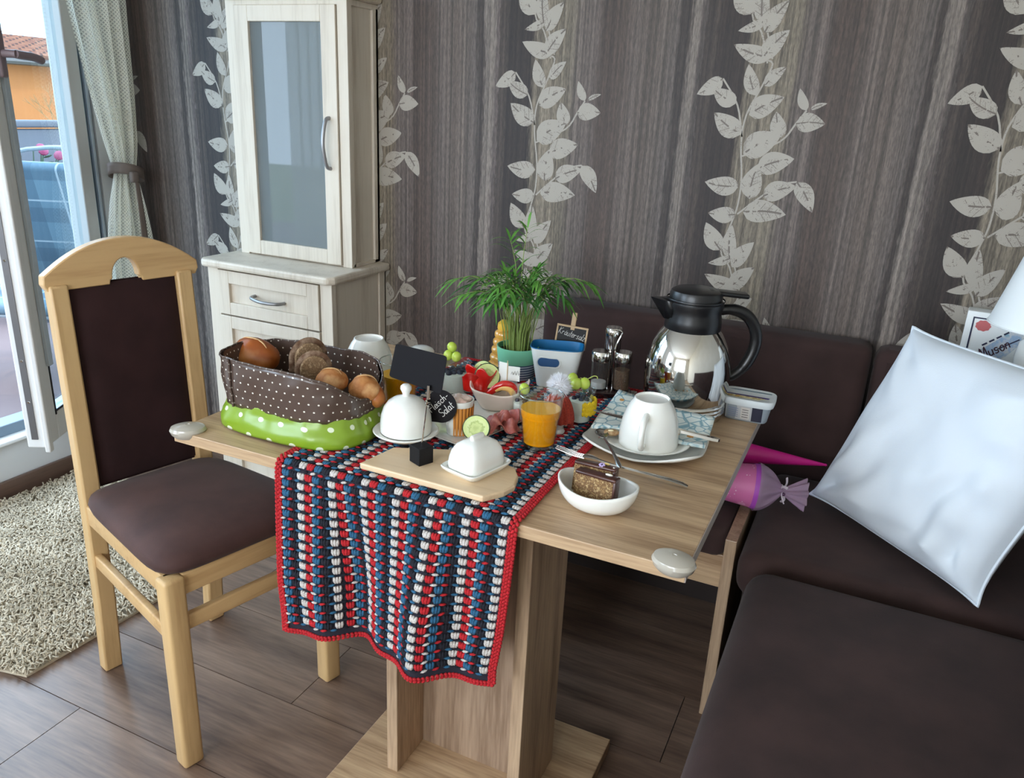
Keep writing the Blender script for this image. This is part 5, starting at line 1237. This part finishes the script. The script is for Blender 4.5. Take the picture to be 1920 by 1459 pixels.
side_print('label_panel', -.010, .010, .007, .036, M('light_label_panel', (206, 202, 196), .5), .0009)
for k in range(4): side_print('label_line', -.007, .007, .011+.006*k, .0125+.006*k, M('dark_ink', (60, 56, 58), .5), .0013)

# ---- bread basket
bk = thing('bread_basket', 'oilcloth bread basket, brown dotted cuff over green dotted base', 'basket', (-1.030, 1.238, TZ+.0045), rot=(0, radians(-1.3), radians(-2)))
def sel(a, ax, ay, r=3.2):
    c, s = cos(a), sin(a); k = (abs(c)**r+abs(s)**r)**(-1/r); return c*k*ax, s*k*ay
def rimz(a):   # cuff height: sags at the right-hand front
    x, y = cos(a), sin(a); return .150-.068*max(0, x)**4*(1-.2*max(0, y))-.014*max(0, y)
def crum(a, z, k=1): return k*(.006*mnoise.noise(Vector((3*cos(a), 3*sin(a), z*26)))+.003*mnoise.noise(Vector((8*cos(a), 8*sin(a), z*50+9))))
def gfun(u, v):
    a = 2*pi*u; z = .001+.062*v; sc = 1.0+.03*sin(pi*min(1, v*1.6))-.11*v; x, y = sel(a, .178*sc, .118*sc)
    w = crum(a, z, 1.3)+.007*max(0, cos(7*a+1))**6*sin(pi*v)
    return (x*(1+w*6*.5), y*(1+w*6*.6), z+.004*mnoise.noise(Vector((4*cos(a), 4*sin(a), 2)))*v)
GREEN = M('green_dotted_oilcloth', (150, 186, 40), .28, extra=polka(.046, .13, (126, 156, 38), (214, 222, 196))); BROWN = M('brown_dotted_oilcloth', (84, 68, 60), .25, extra=polka(.0165, .105, (82, 66, 58), (230, 224, 214)))
g = grid(gfun, 120, 12, True); mk('green_base', (g[0], g[1], [(a*.94, b*.08+.02) for a, b in g[2]]), GREEN, bk, smooth=80, solid=-.0015)
def cfun(u, v):
    a = 2*pi*u; top = rimz(a); z = .050+(top-.050)*v; sc = 1.01-.02*(1-v)+.02*sin(pi*v); x, y = sel(a, .164*sc, .109*sc); w = crum(a, z+.3)
    return (x*(1+w*4), y*(1+w*5), z+.004*mnoise.noise(Vector((5*cos(a), 5*sin(a), 7)))*v)
g = grid(cfun, 120, 10, True); mk('brown_cuff', (g[0], g[1], [(a*.92, p.z) for (a, b), p in zip(g[2], g[0])]), BROWN, bk, smooth=80, solid=-.0015)
def ifun(u, v):
    a = 2*pi*u; top = rimz(a); z = top-(top-.02)*v; sc = 1.0-.10*v; x, y = sel(a, .162*sc, .107*sc); w = crum(a, top+.3)*(1-v)
    return (x*(1+w*4)*.985, y*(1+w*5)*.985, z+.004*mnoise.noise(Vector((5*cos(a), 5*sin(a), 7)))*(1-v))
g = grid(ifun, 120, 8, True); mk('brown_lining', (g[0], [f[::-1] for f in g[1]], [(a*.92, p.z) for (a, b), p in zip(g[2], g[0])]), BROWN, bk, smooth=80)
rp = [Vector(cfun(i/120, 1.0)) for i in range(121)]; mk('rolled_rim', tube(rp, .0022, 6, False), BROWN, bk, smooth=80)
mk('cuff_seam', tube([Vector(cfun(.662, v/8))*1.0+Vector((0, -.0028, 0)) for v in range(9)], .0026, 6), BROWN, bk, smooth=80)
mk('lining_base', rr_shell([(.145, .095, .010), (.146, .096, .018)], 3.2), BROWN, bk)
CRUST = M('golden_bread_crust', (206, 146, 88), .6, col2=[(176, 112, 58), (224, 176, 122)], nscale=28, lo=.3, hi=.7, bump=.4, bscale=120); PRETZ = M('glossy_pretzel_crust', (176, 96, 34), .35, col2=[(150, 76, 26), (206, 140, 76)], nscale=12, lo=.3, hi=.75); RYE = M('rye_crumb', (150, 122, 92), .9, col2=[(120, 94, 68), (176, 150, 118)], nscale=180, bump=.6, bscale=220); RYEC = M('dark_rye_crust', (104, 74, 54), .8, col2=(170, 146, 124), nscale=60, lo=.45, hi=.7, bump=.6, bscale=150)
def roll(label, px, y, rx, ry, rz, m, seed, rot=(0, 0, 0)):
    p = at(px[0], px[1], y=y); g = sph(1, 1, 1, 28, 18); V = []
    for q in g[0]:
        k = 1+.10*mnoise.noise(q*1.3+Vector((seed, 0, 0)))+.05*mnoise.noise(q*3.5+Vector((0, seed, 0))); V.append(Vector((q.x*rx*k, q.y*ry*k, q.z*rz*k*(1 if q.z > 0 else .8))))
    o = thing('bread_roll', label, 'bread', p, 0, 'bread in the basket', rot); mk('crust', (V, g[1], g[2]), m, o, smooth=80)
    sl = [Vector((rx*.72*t, .004*sin(3*t), rz*1.0*sqrt(max(0, 1-.55*t*t))+.0006)) for t in [-1+.2*i for i in range(11)]]
    mk('top_split', tube(sl, [.0008+.0032*(1-abs(-1+.2*i)) for i in range(11)], 6, True, .5), M('pale_split_crumb', (226, 186, 134), .8), o)
    return o
roll('shiny brown pretzel roll at the left end of the basket', (478, 668), 1.265, .062, .044, .040, PRETZ, 1, (0, radians(6), radians(-14)))
roll('round golden roll in the middle of the basket front', (622, 715), 1.225, .033, .030, .027, CRUST, 5)
roll('golden roll at the right end of the basket', (683, 730), 1.250, .032, .030, .030, CRUST, 9, (0, radians(10), .5))
roll('brown roll half hidden at the right corner of the basket', (703, 745), 1.262, .020, .024, .026, PRETZ, 12, (0, 0, 1.2))
def wedge(label, px, y, s, rz, tilt):
    p = at(px[0], px[1], y=y); o = thing('bread_slice', label, 'bread', p, 0, 'bread in the basket', (tilt, 0, rz))
    V = []; n = 14; ol = [(-.034, -.03)]+[(.034*sin(t)*1.0, .036*cos(t)-.004) for t in [-1.35+2.7*i/n for i in range(n+1)]]+[(.034, -.03)]
    ol = [(x*s, z*s) for x, z in ol]
    g = prism(ol, -.010*s, .010*s); mk('crumb', tr(g, (0, 0, 0), (pi/2, 0, 0)), RYE, o, smooth=30, bev=.002)
    mk('crust', tr(tube([Vector((x, z, 0)) for x, z in ol], .0108*s, 6, True, .35), (0, 0, 0), (pi/2, 0, 0), (1.02, 1.02, 1)), RYEC, o, smooth=60)
wedge('dark rye bread slice standing highest in the basket', (578, 668), 1.270, .95, radians(62), 0)
wedge('pale rye bread slice standing in front of the dark one', (588, 690), 1.235, .85, radians(50), 0)

# ---- far place setting
tag(mk('dinner_plate', square_plate(.20, .20, .030), PORC, None, (-1.070, 1.565, TZ), (0, 0, radians(4)), smooth=60, solid=.004), 'square white plate under the upside-down cup behind the bread basket', 'plate')
cup('cup', 'white cup turned upside down behind the bread basket', (-1.078, 1.540, TZ+.0085), radians(120))
sb = thing('sugar_bowl', 'small white rounded porcelain bowl mostly hidden behind the black card', 'bowl', (at(790, 662, z=TZ+.03).x, at(790, 662, z=TZ+.03).y, TZ))
mk('bowl_body', lathe([(0, 0), (.020, 0), (.022, .003), (.033, .015), (.036, .028), (.034, .036)], 40), PORC, sb); mk('bowl_lid', lathe([(.0345, .036), (.030, .043), (.018, .048), (0, .050)], 40), PORC, sb)

# ================================================================== SCHOOL CONES ON THE BENCH
tipw, bas = at(1548, 872, y=2.06), at(1325, 838, y=1.985)
def cone_between(a, b, r0, r1, n=32):
    return tube([a, a*.5+b*.5, b], [r0, (r0+r1)/2, r1], n)
PK = M('magenta_card', (226, 40, 150), .4)
s1 = thing('paper_cone', 'plain magenta paper cone on the bench with its tip showing', 'paper cone', (0, 0, 0), 0, 'school cones on the bench')
mk('cone_body', cone_between(bas, tipw, .040, .003), PK, s1, smooth=40); mk('cone_tip', sph(.0036, n=10, m=8, c=tipw), PK, s1)
s2 = thing('gift_cone', 'pink printed paper cone closed with lilac tulle on the bench', 'paper cone', (0, 0, 0), 0, 'school cones on the bench')
cb_ = at(1417, 912, z=.566); axd = (RV*.97+Vector((0, 0, -.06))+FV*-.18).normalized()
def pinkm(nt, p):
    tc = nd(nt, 'ShaderNodeTexCoord'); vo = nd(nt, 'ShaderNodeTexVoronoi'); nt.links.new(tc.outputs['Object'], vo.inputs['Vector']); vo.inputs['Scale'].default_value = 26
    vs = nd(nt, 'ShaderNodeTexVoronoi'); nt.links.new(tc.outputs['Object'], vs.inputs['Vector']); vs.inputs['Scale'].default_value = 90
    c = mixcol(nt, math_n(nt, 'LESS_THAN', vo.outputs['Distance'], .26), lin((222, 120, 176)), lin((236, 160, 200)))
    c = mixcol(nt, math_n(nt, 'LESS_THAN', vs.outputs['Distance'], .14), c, lin((246, 214, 230))); nt.links.new(c, p.inputs['Base Color'])
mk('cone_body', cone_between(cb_-axd*.21, cb_, .030, .054), M('pink_printed_card', (222, 120, 176), .4, extra=pinkm), s2, smooth=40)
mk('violet_band', tube([cb_-axd*.010, cb_+axd*.004], [.0545, .0552], 36, False), M('violet_ribbon_band', (184, 84, 196), .4), s2, smooth=40)
TUL = glass('lilac_tulle', (226, 200, 222), .4, 1.2, ((206, 178, 204), .45))
e1 = axd.orthogonal().normalized(); e2 = axd.cross(e1)
def tulf(u, v):
    a = 2*pi*u; t = v; L = .115*t
    if t < .55: r = .053*(1-(t/.55)**1.6)+.006
    else: r = .006+.030*((t-.55)/.45)**.9
    r *= 1+.16*sin(9*a+4*t)*min(1, t*2.2); return cb_+axd*L+(e1*cos(a)+e2*sin(a))*r
mk('tulle_wrap', grid(tulf, 90, 18, True), TUL, s2, smooth=80)
kn_ = cb_+axd*.063
mk('bow_ribbon', join(*[tube(smooth_path([kn_, kn_+e1*.02*cos(k)+e2*.02*sin(k)+axd*.012*cos(3*k), kn_+e1*.034*cos(k+.3)+e2*.034*sin(k+.3)+axd*.004], 4), .0016, 6, True, 2.2) for k in (0.3, 1.4, 2.7, 3.9, 5.2)]), M('white_tassel', (222, 210, 222), .7), s2)
mk('bow_pearl', sph(.0045, n=12, m=8, c=kn_+Vector((.004, -.008, -.004))), M('plum_pearl', (84, 50, 84), .2, coat=.5), s2)
